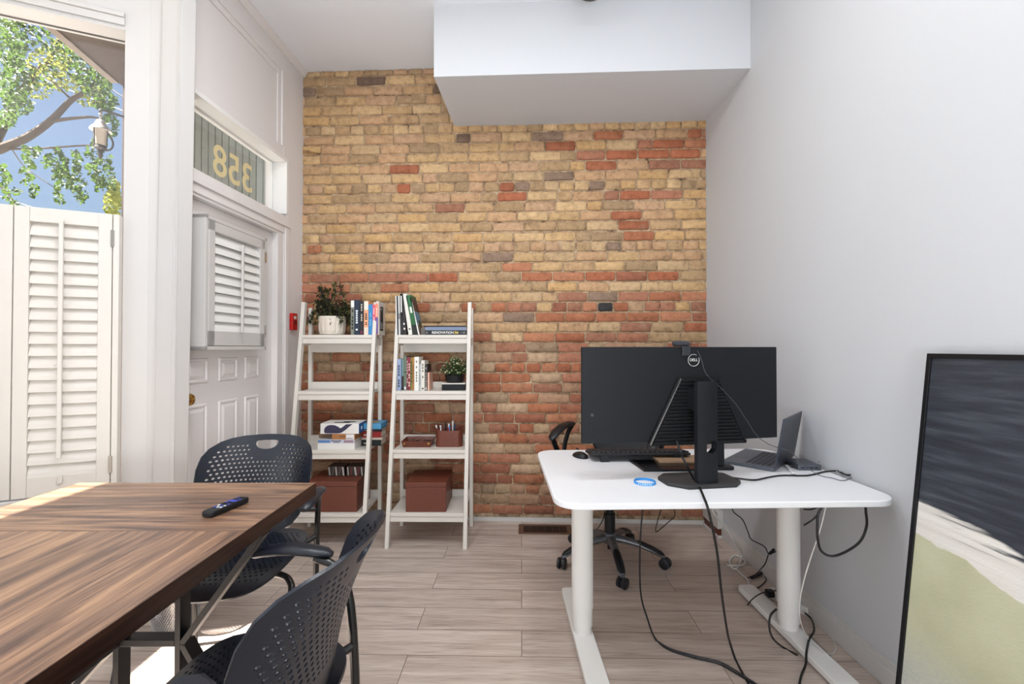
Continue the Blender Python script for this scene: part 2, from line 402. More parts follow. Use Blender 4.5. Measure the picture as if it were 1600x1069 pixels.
FORCED = [(785, 303, 0), (985, 299, 0), (640, 291, 0), (952, 235, 0), (1016, 235, 0), (1046, 235, 0), (1088, 234, 0), (1042, 217, 0), (690, 433, 0), (930, 432, 0), (1022, 432, 0), (955, 482, 1), (575, 122, 2), (690, 136, 2), (720, 212, 2)]
def build_bricks():
    rnd = random.Random(11)
    V = []; Fc = []; Cc = []
    pitch = .0714; k0 = round((2.79 + pitch / 2) / pitch)
    top0 = 2.79 + pitch / 2
    i = 0
    z_top = top0 + pitch * 6
    while True:
        zt = z_top - pitch * i; zb = zt - pitch
        idx = i - 6       # header courses where idx % 6 == 0
        if zt < .05: break
        header = idx % 6 == 0
        L0 = .1075 if header else .2195
        u = U0 - rnd.uniform(0, .1) + (.11 if idx % 2 else 0) - .12
        drift = rnd.uniform(-.0015, .0015)
        while u < U1:
            L = L0 * rnd.uniform(.96, 1.03)
            if not header and rnd.random() < .07: L = .108
            a, b = u + .0035 + rnd.uniform(-.001, .002), u + L - .0035 + rnd.uniform(-.002, .001)
            lo, hi = max(zb + .0045 + drift + rnd.uniform(-.001, .0015), .03), min(zt - .0045 + drift + rnd.uniform(-.0015, .001), H)
            u += L
            if b < U0 or a > U1 or hi - lo < .012: continue
            a = max(a, U0); b = min(b, U1)
            if b - a < .015: continue
            cu, chh = (a + b) / 2, (lo + hi) / 2
            col = brick_color(cu, chh, rnd)
            xi = 800 + (a * 713 / YB(a)), 800 + (b * 713 / YB(b)); yi = 543 - (chh - 1.22) * 713 / YB(cu)
            for fx, fy, ty in FORCED:
                if xi[0] <= fx <= xi[1] and abs(yi - fy) < 8: col = lin([(184, 112, 80), (58, 56, 58), (124, 102, 86)][ty])
            prot = rnd.uniform(.003, .009)
            # rounded, chipped outline of 16 points
            pts = []
            rr = rnd.uniform(.003, .010)
            base = [(a + rr, lo), ((2 * a + b) / 3, lo), ((a + 2 * b) / 3, lo), (b - rr, lo), (b, lo + rr), (b, (lo + hi) / 2), (b, hi - rr), (b - rr, hi), ((a + 2 * b) / 3, hi), ((2 * a + b) / 3, hi), (a + rr, hi), (a, hi - rr), (a, (lo + hi) / 2), (a, lo + rr)]
            for q in base: pts.append((q[0] + rnd.gauss(0, .0016), q[1] + rnd.gauss(0, .0016)))
            n = len(pts); b0 = len(V)
            for q in pts: V.append((q[0], .006, q[1]))
            for q in pts:
                V.append((q[0] + (cu - q[0]) * .02, -prot * .5, q[1] + (chh - q[1]) * .08))
            for q in pts:
                V.append((q[0] + (cu - q[0]) * .05, -prot, q[1] + (chh - q[1]) * .17))
            for r_ in (0, 1):
                for j in range(n):
                    Fc.append((b0 + r_ * n + j, b0 + r_ * n + (j + 1) % n, b0 + (r_ + 1) * n + (j + 1) % n, b0 + (r_ + 1) * n + j)); Cc.append(col)
            Fc.append(tuple(b0 + 2 * n + j for j in range(n))); Cc.append(col)
        i += 1
    me = bpy.data.meshes.new('bricks'); me.from_pydata(V, [], Fc); me.update()
    ca = me.color_attributes.new('Col', 'FLOAT_COLOR', 'CORNER')
    for p, c in zip(me.polygons, Cc):
        for li in p.loop_indices: ca.data[li].color = c
        p.use_smooth = True
    me.materials.append(M_brick)
    o = bpy.data.objects.new('bricks', me); COL.objects.link(o); o.parent = wb_root
build_bricks()
# narrow white strip at the foot of the brick wall
bm = NB(); boxc(bm, (-1.46, -0.014, 0), (1.34, -0.006, .026)); link('baseboard_back', bm, M_trim, wb_root)
bpy.data.objects['baseboard_back'].parent = None
bpy.data.objects['baseboard_back'].matrix_world = Matrix.Translation((0, 3.232, 0)) @ Matrix.Rotation(math.atan2(-0.045, 1), 4, 'Z')
tag(bpy.data.objects['baseboard_back'], kind='structure')
# right baseboard with a stepped top
bm = NB(); boxc(bm, (XR - .014, -3.5, 0), (XR, 3.0, .075)); boxc(bm, (XR - .009, -3.5, .075), (XR, 3.0, .088)); boxc(bm, (XR - .005, -3.5, .088), (XR, 3.0, .1))
tag(link('baseboard_right', bm, M_trim, bev=.002), kind='structure')
# white plinth block with cable outlet at the corner
t = empty('cable_outlet', (1.33, 3.03, 0), label='small white and brown cable outlet box low in the room corner', cat='outlet')
bm = NB(); boxc(bm, (-.02, -.11, 0), (.02, .12, .018)); boxc(bm, (-.02, -.11, .062), (.02, .12, .17)); link('cover', bm, M_trim, t, bev=.003)
bm = NB(); boxc(bm, (-.012, -.10, .018), (.018, .11, .062)); link('socket', bm, mat('outlet_brown', (96, 46, 30), .5), t)

# ---- door wall (left), local frame: x into the room, y along the wall to the corner
dw = empty('wall_left', (-1.518, 3.3, 0), -math.atan(0.0449), kind='structure')
bm = NB()
boxc(bm, (-.16, -.20, 0), (0, 0.02, 2.50))                 # pier beside the brick
boxc(bm, (-.16, -1.13, 2.50), (-.012, 0.02, H))            # wall above transom (recessed field)
boxc(bm, (-.16, -.32, 0), (0, -.20, 1.97))                 # right of the door
boxc(bm, (-.16, -1.13, 1.97), (0, -.20, 2.10))             # head between door and transom
link('wall_boarding', bm, M_trim2, dw)
bm = NB()                                                  # frame of the raised panel above the transom
boxc(bm, (-.012, -.26, 2.50), (0, 0.02, H)); boxc(bm, (-.012, -1.13, 2.50), (0, -.26, 2.565)); boxc(bm, (-.012, -1.13, 3.085), (0, -.26, H))
boxc(bm, (-.012, -.283, 2.565), (.004, -.26, 3.085)); boxc(bm, (-.012, -1.13, 3.062), (.004, -.283, 3.085))
boxc(bm, (-.012, -.325, 2.565), (-.004, -.283, 3.062)); boxc(bm, (-.012, -1.13, 3.025), (-.004, -.325, 3.062))
link('panel_frame', bm, M_trim2, dw, bev=.003)
bm = NB()
prism(bm, [(0, 0), (.012, 0), (.016, .012), (.03, .03), (.034, .042), (0, .042)], -1.13, 0.0)
bmesh.ops.rotate(bm, verts=bm.verts[:], matrix=Matrix(((1, 0, 0), (0, 0, 1), (0, 1, 0))))
bmesh.ops.translate(bm, verts=bm.verts[:], vec=(0, 0, H - .042)); link('crown_moulding', bm, M_trim2, dw)
bm = NB()                                                  # casing mouldings round the door
boxc(bm, (0, -.245, 0), (.012, -.205, 2.03)); boxc(bm, (0, -.258, 0), (.006, -.245, 2.03))
boxc(bm, (0, -1.13, 2.03), (.02, -.19, 2.055)); boxc(bm, (0, -1.13, 1.985), (.008, -.25, 2.03)); boxc(bm, (-.012, -1.13, 2.055), (.01, -.20, 2.10))
link('door_casing', bm, M_trim2, dw, bev=.003)
# transom window
tw = empty('window_2', (-1.518, 3.3, 0), -math.atan(0.0449), kind='structure')
M_lit = mat('white_trim_lit', (236, 235, 232), .35)  # whiter trim: brightness of the lit jamb and slats put into the colour
bm = NB(); boxc(bm, (-.13, -1.13, 2.10), (-.07, -.20, 2.125)); boxc(bm, (-.13, -1.13, 2.475), (.004, -.20, 2.50)); boxc(bm, (-.13, -.225, 2.125), (.004, -.20, 2.475))
boxc(bm, (-.115, -1.13, 2.462), (-.09, -.225, 2.475)); boxc(bm, (-.115, -.238, 2.125), (-.09, -.225, 2.462))
link('transom_frame', bm, M_lit, tw, bev=.002)
bm = NB(); boxc(bm, (-.104, -1.13, 2.12), (-.100, -.225, 2.475)); link('transom_pane', bm, M_glass, tw)
M_gold = mat('gold_numerals', (222, 206, 158), .45)
# house number lettered for the street: reads backwards from inside
Mnum = frame_mat((-.098, -.617, 2.262), (0, 1, 0), (0, 0, 1))
text_mesh('house_number', '358', .245, Mnum, M_gold, tw, depth=.0008, bold=.002, mirror=True)
# door
dd = empty('door_1', (-1.518, 3.3, 0), -math.atan(0.0449), kind='structure')
XD = -.04
bm = NB(); boxc(bm, (XD - .04, -1.18, .005), (XD, -.322, 1.968)); link('door_panel', bm, M_trim2, dd)
bm = NB()
def raised(bm, y0, y1, z0, z1, x0=XD):
    # a grooved, raised field: frame bead, sloping border, flat centre
    def ring(i, x): return [bm.verts.new((x, y0 + i, z0 + i)), bm.verts.new((x, y1 - i, z0 + i)), bm.verts.new((x, y1 - i, z1 - i)), bm.verts.new((x, y0 + i, z1 - i))]
    R_ = [ring(0, x0 + .001), ring(.006, x0 + .008), ring(.014, x0 + .008), ring(.020, x0 + .001), ring(.040, x0 + .009)]
    for a, b in zip(R_, R_[1:]):
        for k in range(4): bm.faces.new((a[k], a[(k + 1) % 4], b[(k + 1) % 4], b[k]))
    bm.faces.new(R_[-1])
for y0, y1 in ((-1.075, -.905), (-.825, -.665), (-.600, -.460)):
    raised(bm, y0, y1, 1.035, 1.165); raised(bm, y0, y1, .20, .93)
link('raised_panels', bm, M_trim2, dd)
bm = NB(); Mx = Matrix.Rotation(math.pi / 2, 3, 'Y')
lathe(bm, [(.031, 0), (.031, .004), (.014, .008), (.012, .028), (.026, .038), (.031, .052), (.026, .064), (.012, .068)], (XD, -1.100, .968), 24, Mx)
link('door_knob', bm, M_brass, dd, smooth=True)
bm = NB(); lathe(bm, [(.006, 0), (.006, .004)], (XD, -1.108, 1.075), 12, Mx); link('keyhole', bm, M_blk, dd)
# shuttered box on the door
Y0, Y1, Z0, Z1 = -1.065, -.548, 1.207, 1.878; X0, X1 = XD, .062
sh = empty('door_shutter', (0, 0, 0)); sh.parent = dd
bm = NB(); w = .02
boxc(bm, (X0, Y0, Z0), (X1, Y0 + w, Z1)); boxc(bm, (X0, Y1 - w, Z0), (X1, Y1, Z1)); boxc(bm, (X0, Y0, Z0), (X1, Y1, Z0 + w)); boxc(bm, (X0, Y0, Z1 - w), (X1, Y1, Z1))
link('shutter_box', bm, M_trim, sh, bev=.002)
bm = NB(); iy0, iy1, iz0, iz1 = Y0 + w + .002, Y1 - w - .002, Z0 + w + .002, Z1 - w - .002
boxc(bm, (X1 - .03, iy0, iz0), (X1 + .002, iy0 + .045, iz1)); boxc(bm, (X1 - .03, iy1 - .045, iz0), (X1 + .002, iy1, iz1))
boxc(bm, (X1 - .03, iy0, iz0), (X1 + .002, iy1, iz0 + .075)); boxc(bm, (X1 - .03, iy0, iz1 - .05), (X1 + .002, iy1, iz1))
link('shutter_frame', bm, M_trim, sh, bev=.002)
def louvers(bm, axis_o, along, inward, y0, y1, z0, z1, n, wd, tilt):
    """slats: axis_o origin, unit vector along the slat, inward = towards the room"""
    p = (z1 - z0) / n
    for i in range(n):
        c = Vector(axis_o) + Vector(along) * ((y0 + y1) / 2) + Vector((0, 0, z0 + p * (i + .5)))
        z = Vector((0, 0, 1)); d = (Vector(inward) * math.cos(tilt) + z * math.sin(tilt)).normalized(); nrm = Vector(along).cross(d)
        m = Matrix((Vector(along), d, nrm)).transposed().to_4x4(); m.translation = c
        prof = [(-wd / 2, 0), (-wd / 4, .0042), (0, .0052), (wd / 4, .0042), (wd / 2, 0), (wd / 4, -.0042), (0, -.0052), (-wd / 4, -.0042)]
        A = [bm.verts.new(m @ Vector((-(y1 - y0) / 2, q[0], q[1]))) for q in prof]; B = [bm.verts.new(m @ Vector(((y1 - y0) / 2, q[0], q[1]))) for q in prof]
        bm.faces.new(A[::-1]); bm.faces.new(B)
        for k in range(8): bm.faces.new((A[k], A[(k + 1) % 8], B[(k + 1) % 8], B[k]))
bm = NB(); louvers(bm, (X1 - .014, 0, 0), (0, 1, 0), (1, 0, 0), iy0 + .046, iy1 - .046, iz0 + .08, iz1 - .055, 10, .068, R(-64)); link('louvers', bm, M_lit, sh)
bm = NB(); boxc(bm, (X1 + .014, -.812, iz0 + .07), (X1 + .026, -.800, iz1 - .075)); link('tilt_rod', bm, M_trim, sh, bev=.003)
for k, zz in enumerate((1.32, 1.76)):
    bm = NB(); boxc(bm, (X1, Y1 - .028, zz - .03), (X1 + .006, Y1 - .012, zz + .03)); link('hinge', bm, M_chrome, sh)

# ---- corner post between door and street window, slightly out of plumb
bm = NB()
top = [(-1.712, 2.138), (-1.648, 2.152), (-1.634, 2.118), (-1.545, 2.100), (-1.520, 2.086), (-1.496, 2.150), (-1.625, 2.30), (-1.75, 2.30)]
bot = [(x - (.0 if i < 1 else .032), y) for i, (x, y) in enumerate(top)]
prism(bm, bot, 0, H, top); tag(link('trim_1', bm, M_trim, bev=.004), kind='structure')
bm = NB(); prism(bm, [(-1.575, 2.103), (-1.549, 2.097), (-1.548, 2.088), (-1.574, 2.094)], 0, H, [(-1.547, 2.103), (-1.521, 2.089), (-1.520, 2.080), (-1.546, 2.094)])
tag(link('trim_2', bm, M_trim, bev=.003), kind='structure')

# ---- splayed street window: local frame x = along the wall to the left, y = into the room
S0 = Vector((-1.797, 2.100, 0)); sdir = Vector((-.9124, -.4093, 0)); sin_ = Vector((.4093, -.9124, 0))
def swm():
    M = Matrix((sdir, sin_, Vector((0, 0, -1)))).transposed().to_4x4()
    return M
SWL = .90
wroot = empty('window_1', (0, 0, 0), kind='structure')
def S(t, n, z): return S0 + sdir * t + sin_ * n + Vector((0, 0, z))
def sbox(bm, t0, t1, n0, n1, z0, z1):
    c = S((t0 + t1) / 2, (n0 + n1) / 2, (z0 + z1) / 2); m = Matrix((sdir, sin_, Vector((0, 0, 1)))).transposed()
    box(bm, c, (abs(t1 - t0), abs(n1 - n0), abs(z1 - z0)), m)
WT = 2.69; WB = .575
bm = NB()
sbox(bm, -.10, -.002, -.12, 0, 0, H)                       # jamb board facing the room
sbox(bm, -.002, SWL, -.12, 0, 0, WB - .03); sbox(bm, -.002, SWL, -.12, 0, WT, H)
link('window_wall', bm, M_trim, wroot)
bm = NB(); sbox(bm, -.002, SWL, 0, .018, WT + .055, WT + .075); sbox(bm, -.002, SWL, 0, .01, WT + .02, WT + .055); sbox(bm, -.002, SWL, -.02, .012, WT - .004, WT + .004); link('head_moulding', bm, M_trim, wroot, bev=.003)
bm = NB(); sbox(bm, -.002, SWL, -.12, .05, WB - .03, WB); link('window_sill', bm, M_trim, wroot, bev=.004)
bm = NB(); sbox(bm, .0, .006, -.10, -.07, WB, WT); sbox(bm, .0, SWL, -.10, -.09, WT - .003, WT); link('window_frame', bm, mat('dark_sash', (52, 44, 40), .6), wroot)
bm = NB(); sbox(bm, .0, SWL, -.088, -.084, WB, WT); link('window_pane', bm, M_glass, wroot)

def shutter_panel(t0, t1, label, hinge_at):
    """inside half-height shutter standing on the window sill"""
    c = S(t0, .012, WB + .006); z1 = 1.822 - c.z
    root = empty('plantation_shutter', c, math.atan2(sdir.y, sdir.x), label=label, cat='shutter', group='half-height louvred shutters of the street window')
    W_ = t1 - t0; y0, y1 = -.03, 0.0       # local y runs opposite to the room because x runs left
    # local axes: x = sdir, z up, y = z cross x
    yl = Vector((0, 0, 1)).cross(sdir); sgn = 1 if yl.dot(sin_) > 0 else -1
    def lb(bm, a, b, n0, n1, za, zb): boxc(bm, (a, min(n0 * sgn, n1 * sgn), za), (b, max(n0 * sgn, n1 * sgn), zb))
    st = .048
    bm = NB(); lb(bm, 0, st, 0, .028, 0, z1); link('stile', bm, M_shut, root, bev=.002)
    bm = NB(); lb(bm, W_ - st, W_, 0, .028, 0, z1); link('stile', bm, M_shut, root, bev=.002)
    bm = NB(); lb(bm, st, W_ - st, .002, .026, z1 - .062, z1); link('top_rail', bm, M_shut, root, bev=.002)
    bm = NB(); lb(bm, st, W_ - st, .002, .026, 0, .085); link('bottom_rail', bm, M_shut, root, bev=.002)
    bm = NB(); louvers(bm, (0, .012 * sgn, 0), (1, 0, 0), (0, sgn, 0), st + .001, W_ - st - .001, .088, z1 - .064, 21, .066, R(-66)); link('louvers', bm, M_shut, root)
    bm = NB(); m = W_ * .5 + .005; lb(bm, m - .008, m + .008, .036, .05, .16, z1 - .05); link('tilt_rod', bm, M_shut, root, bev=.004)
    bm = NB(); lb(bm, m - .008, m + .008, .026, .034, .05, .085); link('magnet_catch', bm, M_shut, root, bev=.002)
    for zz in hinge_at:
        hb = NB(); lb(hb, -.009, .004, .026, .034, zz - .038, zz + .038); link('hinge', hb, mat('nickel', (170, 168, 160), .3, metal=.8), root, bev=.001)
    return root
shutter_panel(.026, .352, 'white half-height louvred shutter on sill beside the corner post, hinges on its right', (.115, 1.13))
shutter_panel(.356, .682, 'white louvred shutter at left edge of the photo, only its stile showing', ())
bm = NB(); sbox(bm, .0, .022, 0.0, .042, WB, 1.822); tag(link('trim_3', bm, M_shut, bev=.002), kind='structure')

# front of the shop window (out of frame, lets the sun in)
bm = NB()
boxc(bm, (-2.75, -3.6, 0), (-2.62, 1.74, 1.74)); boxc(bm, (-2.75, -3.6, WT), (-2.62, 1.74, H)); boxc(bm, (-2.75, 1.60, 1.74), (-2.62, 1.78, WT)); boxc(bm, (-2.75, -3.6, 1.74), (-2.62, -3.3, WT))
tag(link('wall_street', bm, M_trim), kind='structure')
bm = NB(); boxc(bm, (-2.70, -3.3, 1.74), (-2.694, 1.60, WT)); tag(link('window_3', bm, M_glass), kind='structure')

# ---- outside: added sun block, porch ceiling, party wall end, pavement
bm = NB(); boxc(bm, (-2.96, 1.64, -.15), (-2.76, 2.0, 4.0)); tag(link('wall_sun_block', bm, M_brownx), kind='structure')  # unseen slab added to keep sun out of the splayed window
bm = NB(); prism(bm, [(-2.60, 1.76), (-2.74, 2.587), (-2.876, 3.308), (-2.89, 3.36), (-1.55, 3.30), (-1.60, 2.24), (-1.75, 2.26)], 3.16, 3.28); tag(link('ceiling_porch', bm, mat('porch_soffit_brown', (74, 60, 52), .8, bump=.3, bscale=30)), kind='structure')
bm = NB()
for a, b in (((-2.63, 1.8, 3.20), (-2.765, 2.587, 3.20)), ((-2.765, 2.587, 3.20), (-2.90, 3.308, 3.20))): bar(bm, a, b, .05, .10)
tag(link('trim_4', bm, mat('fascia_taupe', (128, 114, 104), .7)), kind='structure')
bm = NB(); boxc(bm, (-2.86, 3.33, -.15), (-1.64, 3.62, 3.6)); tag(link('wall_party', bm, M_brownx), kind='structure')
M_pb = mat('porch_board', (150, 158, 154), .75, bump=.25, bscale=25, var=.10)
bm = NB()
for k in range(20): boxc(bm, (-2.66 + k * .050, 3.306, 0), (-2.66 + k * .050 + .046, 3.328, 3.15))
tag(link('wall_porch', bm, M_pb, bev=.003), kind='structure')
bm = NB(); boxc(bm, (-30, -8, -.3), (-2.77, 30, -.15)); tag(link('ground', bm, mat('pavement', (150, 146, 140), .9, var=.15)), kind='structure')
bm = NB(); boxc(bm, (-2.77, 1.8, -.3), (-1.66, 3.3, -.02)); tag(link('ground_porch', bm, mat('pavement', (150, 146, 140), .9, var=.15)), kind='structure')
# ================================================================== OUTSIDE: tree, lantern, wires
def P8(x, y, Y=8.0): return at(x, y, Y)
M_bark = mat('tree_bark', (84, 70, 58), .9, bump=.6, bscale=12, var=.3)
def leaf_mat(name, rgb):
    m, nt, b, tc = base_nodes(name, .5)
    b.inputs['Base Color'].default_value = lin(rgb); b.inputs['Subsurface Weight'].default_value = 0
    tr = node(nt, 'ShaderNodeBsdfTranslucent'); tr.inputs[0].default_value = lin(tuple(min(255, int(v * 1.25)) for v in rgb))
    mx = node(nt, 'ShaderNodeMixShader'); mx.inputs[0].default_value = .45
    nt.links.new(b.outputs[0], mx.inputs[1]); nt.links.new(tr.outputs[0], mx.inputs[2]); nt.links.new(mx.outputs[0], nt.nodes['Material Output'].inputs[0])
    return m
tree = empty('street_tree', (-11.5, 8.2, -.15), label='leafy green tree with bare grey limbs outside the street window', cat='tree')
def child(o, p):
    o.parent = p; o.matrix_parent_inverse = Matrix.Translation(-Vector(p.location)); return o
bm = NB()
tube(bm, [(-11.5, 8.2, -.15), (-11.3, 8.1, 2.0), P8(-45, 262), P8(0, 233), P8(40, 216), P8(78, 190), P8(112, 156), P8(137, 143)], .11, 8, 5, r2=.03)
child(link('trunk', bm, M_bark, smooth=True), tree)
for pts, r0, r1 in (([P8(-45, 262), P8(-20, 240, 8.3), P8(8, 190, 8.5), P8(30, 150, 8.6), P8(52, 118, 8.6), P8(76, 96, 8.6), P8(96, 60, 8.6)], .10, .03),
                    ([P8(78, 190), P8(105, 186), P8(140, 183), P8(160, 186)], .035, .015),
                    ([P8(0, 233), P8(60, 232), P8(120, 228), P8(165, 226)], .02, .012),
                    ([P8(112, 156), P8(95, 140), P8(60, 108), P8(40, 100)], .02, .008),
                    ([P8(137, 143), P8(155, 118), P8(170, 108)], .03, .01),
                    ([P8(-20, 240, 8.3), P8(10, 226, 8.3), P8(40, 262, 8.3), P8(95, 300, 8.3)], .014, .006),
                    ([P8(0, 290), P8(14, 305), P8(26, 322)], .018, .01)):
    bm = NB(); tube(bm, pts, r0, 7, 5, r2=r1); child(link('branch', bm, M_bark, smooth=True), tree)
rnd = random.Random(5)
def leaf_quad(V, Fc, c, s, rnd):
    d = Vector((rnd.gauss(0, 1), rnd.gauss(0, 1), rnd.gauss(0, 1))).normalized(); e = d.orthogonal().normalized()
    a = c + d * s; b = c - d * s; w = e * s * .5; k = len(V); n = d.cross(e) * s * .18
    V += [tuple(b), tuple(c + w + n), tuple(a), tuple(c - w + n)]; Fc.append((k, k + 1, k + 2)); Fc.append((k, k + 2, k + 3))
def foliage(name, blobs, size, m, parent, rnd, Y=8.0):
    V = []; Fc = []
    for x, y, rx, ry, n in blobs:
        for _ in range(int(n * 1.6)):
            while True:
                a, b = rnd.uniform(-1, 1), rnd.uniform(-1, 1)
                if a * a + b * b < 1: break
            leaf_quad(V, Fc, at(x + a * rx, y + b * ry, Y + rnd.uniform(-.6, .6)), size * .82 * rnd.uniform(.6, 1.3), rnd)
    me = bpy.data.meshes.new(name); me.from_pydata(V, [], Fc); me.materials.append(m)
    o = bpy.data.objects.new(name, me); COL.objects.link(o); child(o, parent); o['kind'] = 'stuff'
def strands(x, y, dx, n, seedr):
    return [(x + dx * k / n + seedr.gauss(0, 4), y + k * 9, 7, 6, 10) for k in range(n)]
blA = [(18, 60, 24, 50, 420), (40, 20, 30, 18, 160), (22, 130, 26, 40, 360), (30, 165, 24, 14, 120), (10, 185, 16, 16, 60), (60, 60, 26, 22, 60), (110, 80, 30, 20, 130), (150, 130, 26, 22, 220), (165, 160, 20, 14, 130), (130, 110, 26, 16, 120), (172, 195, 14, 20, 70), (70, 120, 30, 20, 40)]
blB = [(75, 100, 34, 26, 150), (95, 80, 22, 30, 90), (100, 128, 26, 14, 70), (60, 140, 22, 14, 50), (176, 320, 14, 26, 160), (180, 300, 8, 20, 60), (140, 150, 24, 16, 60)]
for x, y, dx, n in ((45, 240, 6, 8), (88, 270, 6, 6), (95, 235, 14, 7), (120, 240, 4, 9), (140, 225, 10, 8), (165, 230, 10, 8), (60, 235, 60, 6), (150, 250, 8, 6), (5, 262, 18, 5), (10, 300, 20, 4), (40, 232, 100, 9)): blA += strands(x, y, dx, n, rnd)
foliage('leaves', blA, .055, leaf_mat('leaf_green', (66, 86, 34)), tree, rnd)
foliage('leaves', blB, .055, leaf_mat('leaf_yellow', (136, 140, 64)), tree, rnd, 8.3)
# overhead wires
for k, (a, b, w) in enumerate((((0, 4, 9), (190, 132, 9), 'upper'), ((0, 12, 9.3), (190, 150, 9.3), 'mid'), ((0, 92, 9.6), (190, 172, 9.6), 'low'), ((0, 300, 9.9), (95, 338, 9.9), 'lowest'))):
    A = at(a[0] - 40, a[1] + (a[1] - b[1]) * .2, a[2]); B = at(b[0] + 30, b[1] + (b[1] - a[1]) * .15, b[2])
    bm = NB(); tube(bm, [A, (A + B) / 2 - Vector((0, 0, .05)), B], .012, 6, 4)
    tag(link('overhead_wire', bm, M_blk), ['topmost black overhead wire crossing behind the tree, just under the porch edge', 'second black overhead wire from the top behind the tree', 'third overhead wire from the top, passing behind the lantern', 'lowest overhead wire, just above the shutters'][k], 'wire', 'overhead wires outside the street window')
# wall lantern on the porch pier
lp = at(157, 215, 3.15)
lt = empty('wall_lantern', lp, label='old metal lantern with pale glass on a bracket by the porch pier outside', cat='lantern')
M_iron = mat('old_iron', (70, 64, 60), .6, metal=.5); M_lg = mat('lantern_glass', (206, 192, 172), .3, spec=.6)
bm = NB(); lathe(bm, [(.032, -.055), (.040, .05)], seg=16); link('lantern_glass', bm, M_lg, lt, smooth=True)
bm = NB(); lathe(bm, [(.062, .048), (.056, .062), (.036, .085), (.03, .10), (.022, .118), (.008, .125), (.006, .15), (.012, .16), (.004, .2)], seg=16); link('lantern_cap', bm, mat('lantern_cap_grey', (190, 186, 182), .4, metal=.3), lt, smooth=True)
bm = NB(); lathe(bm, [(.03, -.056), (.034, -.075), (.016, -.09), (.012, -.13), (.004, -.15)][::-1], seg=16)
for a in (0, 90, 180, 270): tube(bm, [(.044 * math.cos(R(a)), .044 * math.sin(R(a)), -.07), (.05 * math.cos(R(a)), .05 * math.sin(R(a)), .05)], .0035, 6, 0)
link('lantern_cage', bm, M_iron, lt)
bm = NB(); tube(bm, [(0, 0, .15), (.0, 0, .19), (.03, .05, .20), (.10, .15, .195), (.12, .18, .19)], .008, 8, 5)
link('bracket', bm, M_iron, lt)
bm = NB(); tube(bm, [(.055, 0, .03), (.07, .02, -.03), (.06, .01, -.08), (.01, 0, -.09)], .006, 6, 5); link('scroll', bm, M_iron, lt)

# ================================================================== small fixed things
fa = atx(458.5, 503.5, -1.512); 
bm = NB(); boxc(bm, (0, -.034, -.058), (.022, .034, .058)); o = link('fire_alarm_call_point', bm, M_red, bev=.004); o.location = (-1.5225, 3.155, 1.398); o.rotation_euler = (0, 0, -math.atan(.0449))
tag(o, 'small red fire alarm box on the white wall right of the door', 'alarm')
bm = NB(); boxc(bm, (.022, -.014, -.02), (.026, .014, .008)); link('push_plate', bm, mat('dark_red', (110, 20, 20), .4), o)
bm = NB(); boxc(bm, (.022, -.012, .018), (.025, .012, .038)); link('label_plate', bm, M_white, o)
# floor register
fv = empty('floor_vent', (.222, 3.068, 0), R(-1.5), label='brown metal floor register beside the brick wall', cat='vent')
M_vent = mat('register_brown', (112, 84, 66), .5, metal=.3)
bm = NB()
for a, b in (((-.178, -.078), (.178, -.058)), ((-.178, .058), (.178, .078)), ((-.178, -.058), (-.145, .058)), ((.145, -.058), (.178, .058))): boxc(bm, (a[0], a[1], 0), (b[0], b[1], .006))
link('vent_rim', bm, M_vent, fv, bev=.0015)
bm = NB(); boxc(bm, (-.145, -.058, .0005), (.145, .058, .0015)); link('vent_well', bm, mat('vent_dark', (40, 28, 22), .8), fv)
bm = NB()
for k in range(1, 6): boxc(bm, (-.145 + k * .0483 - .002, -.058, .0015), (-.145 + k * .0483 + .002, .058, .005))
for k in range(12): boxc(bm, (-.145, -.056 + k * .0097, .0015), (.145, -.056 + k * .0097 + .002, .0035))
link('vent_grille', bm, mat('register_dark', (74, 52, 42), .5, metal=.3), fv)
# ceiling downlight
dl = at(924, -12, 2.40); 
cl = empty('ceiling_light', (dl.x, dl.y, H), label='round black ceiling light with thin white rim at the top edge of the photo', cat='light')
drop = H - dl.z
bm = NB(); lathe(bm, [(.072, -drop), (.072, -drop + .004), (.066, -.0)], seg=40, capb=False); lathe(bm, [(.072, -drop), (.066, -drop)], seg=40, capb=False, capt=False); link('white_rim', bm, M_trim, cl, smooth=True)
bm = NB(); lathe(bm, [(.0655, -drop + .001), (.0655, -drop + .03)], seg=40); lathe(bm, [(.045, -drop - .006), (.0655, -drop)], seg=40); link('lens', bm, mat('deep_black', (8, 8, 8), .35), cl)

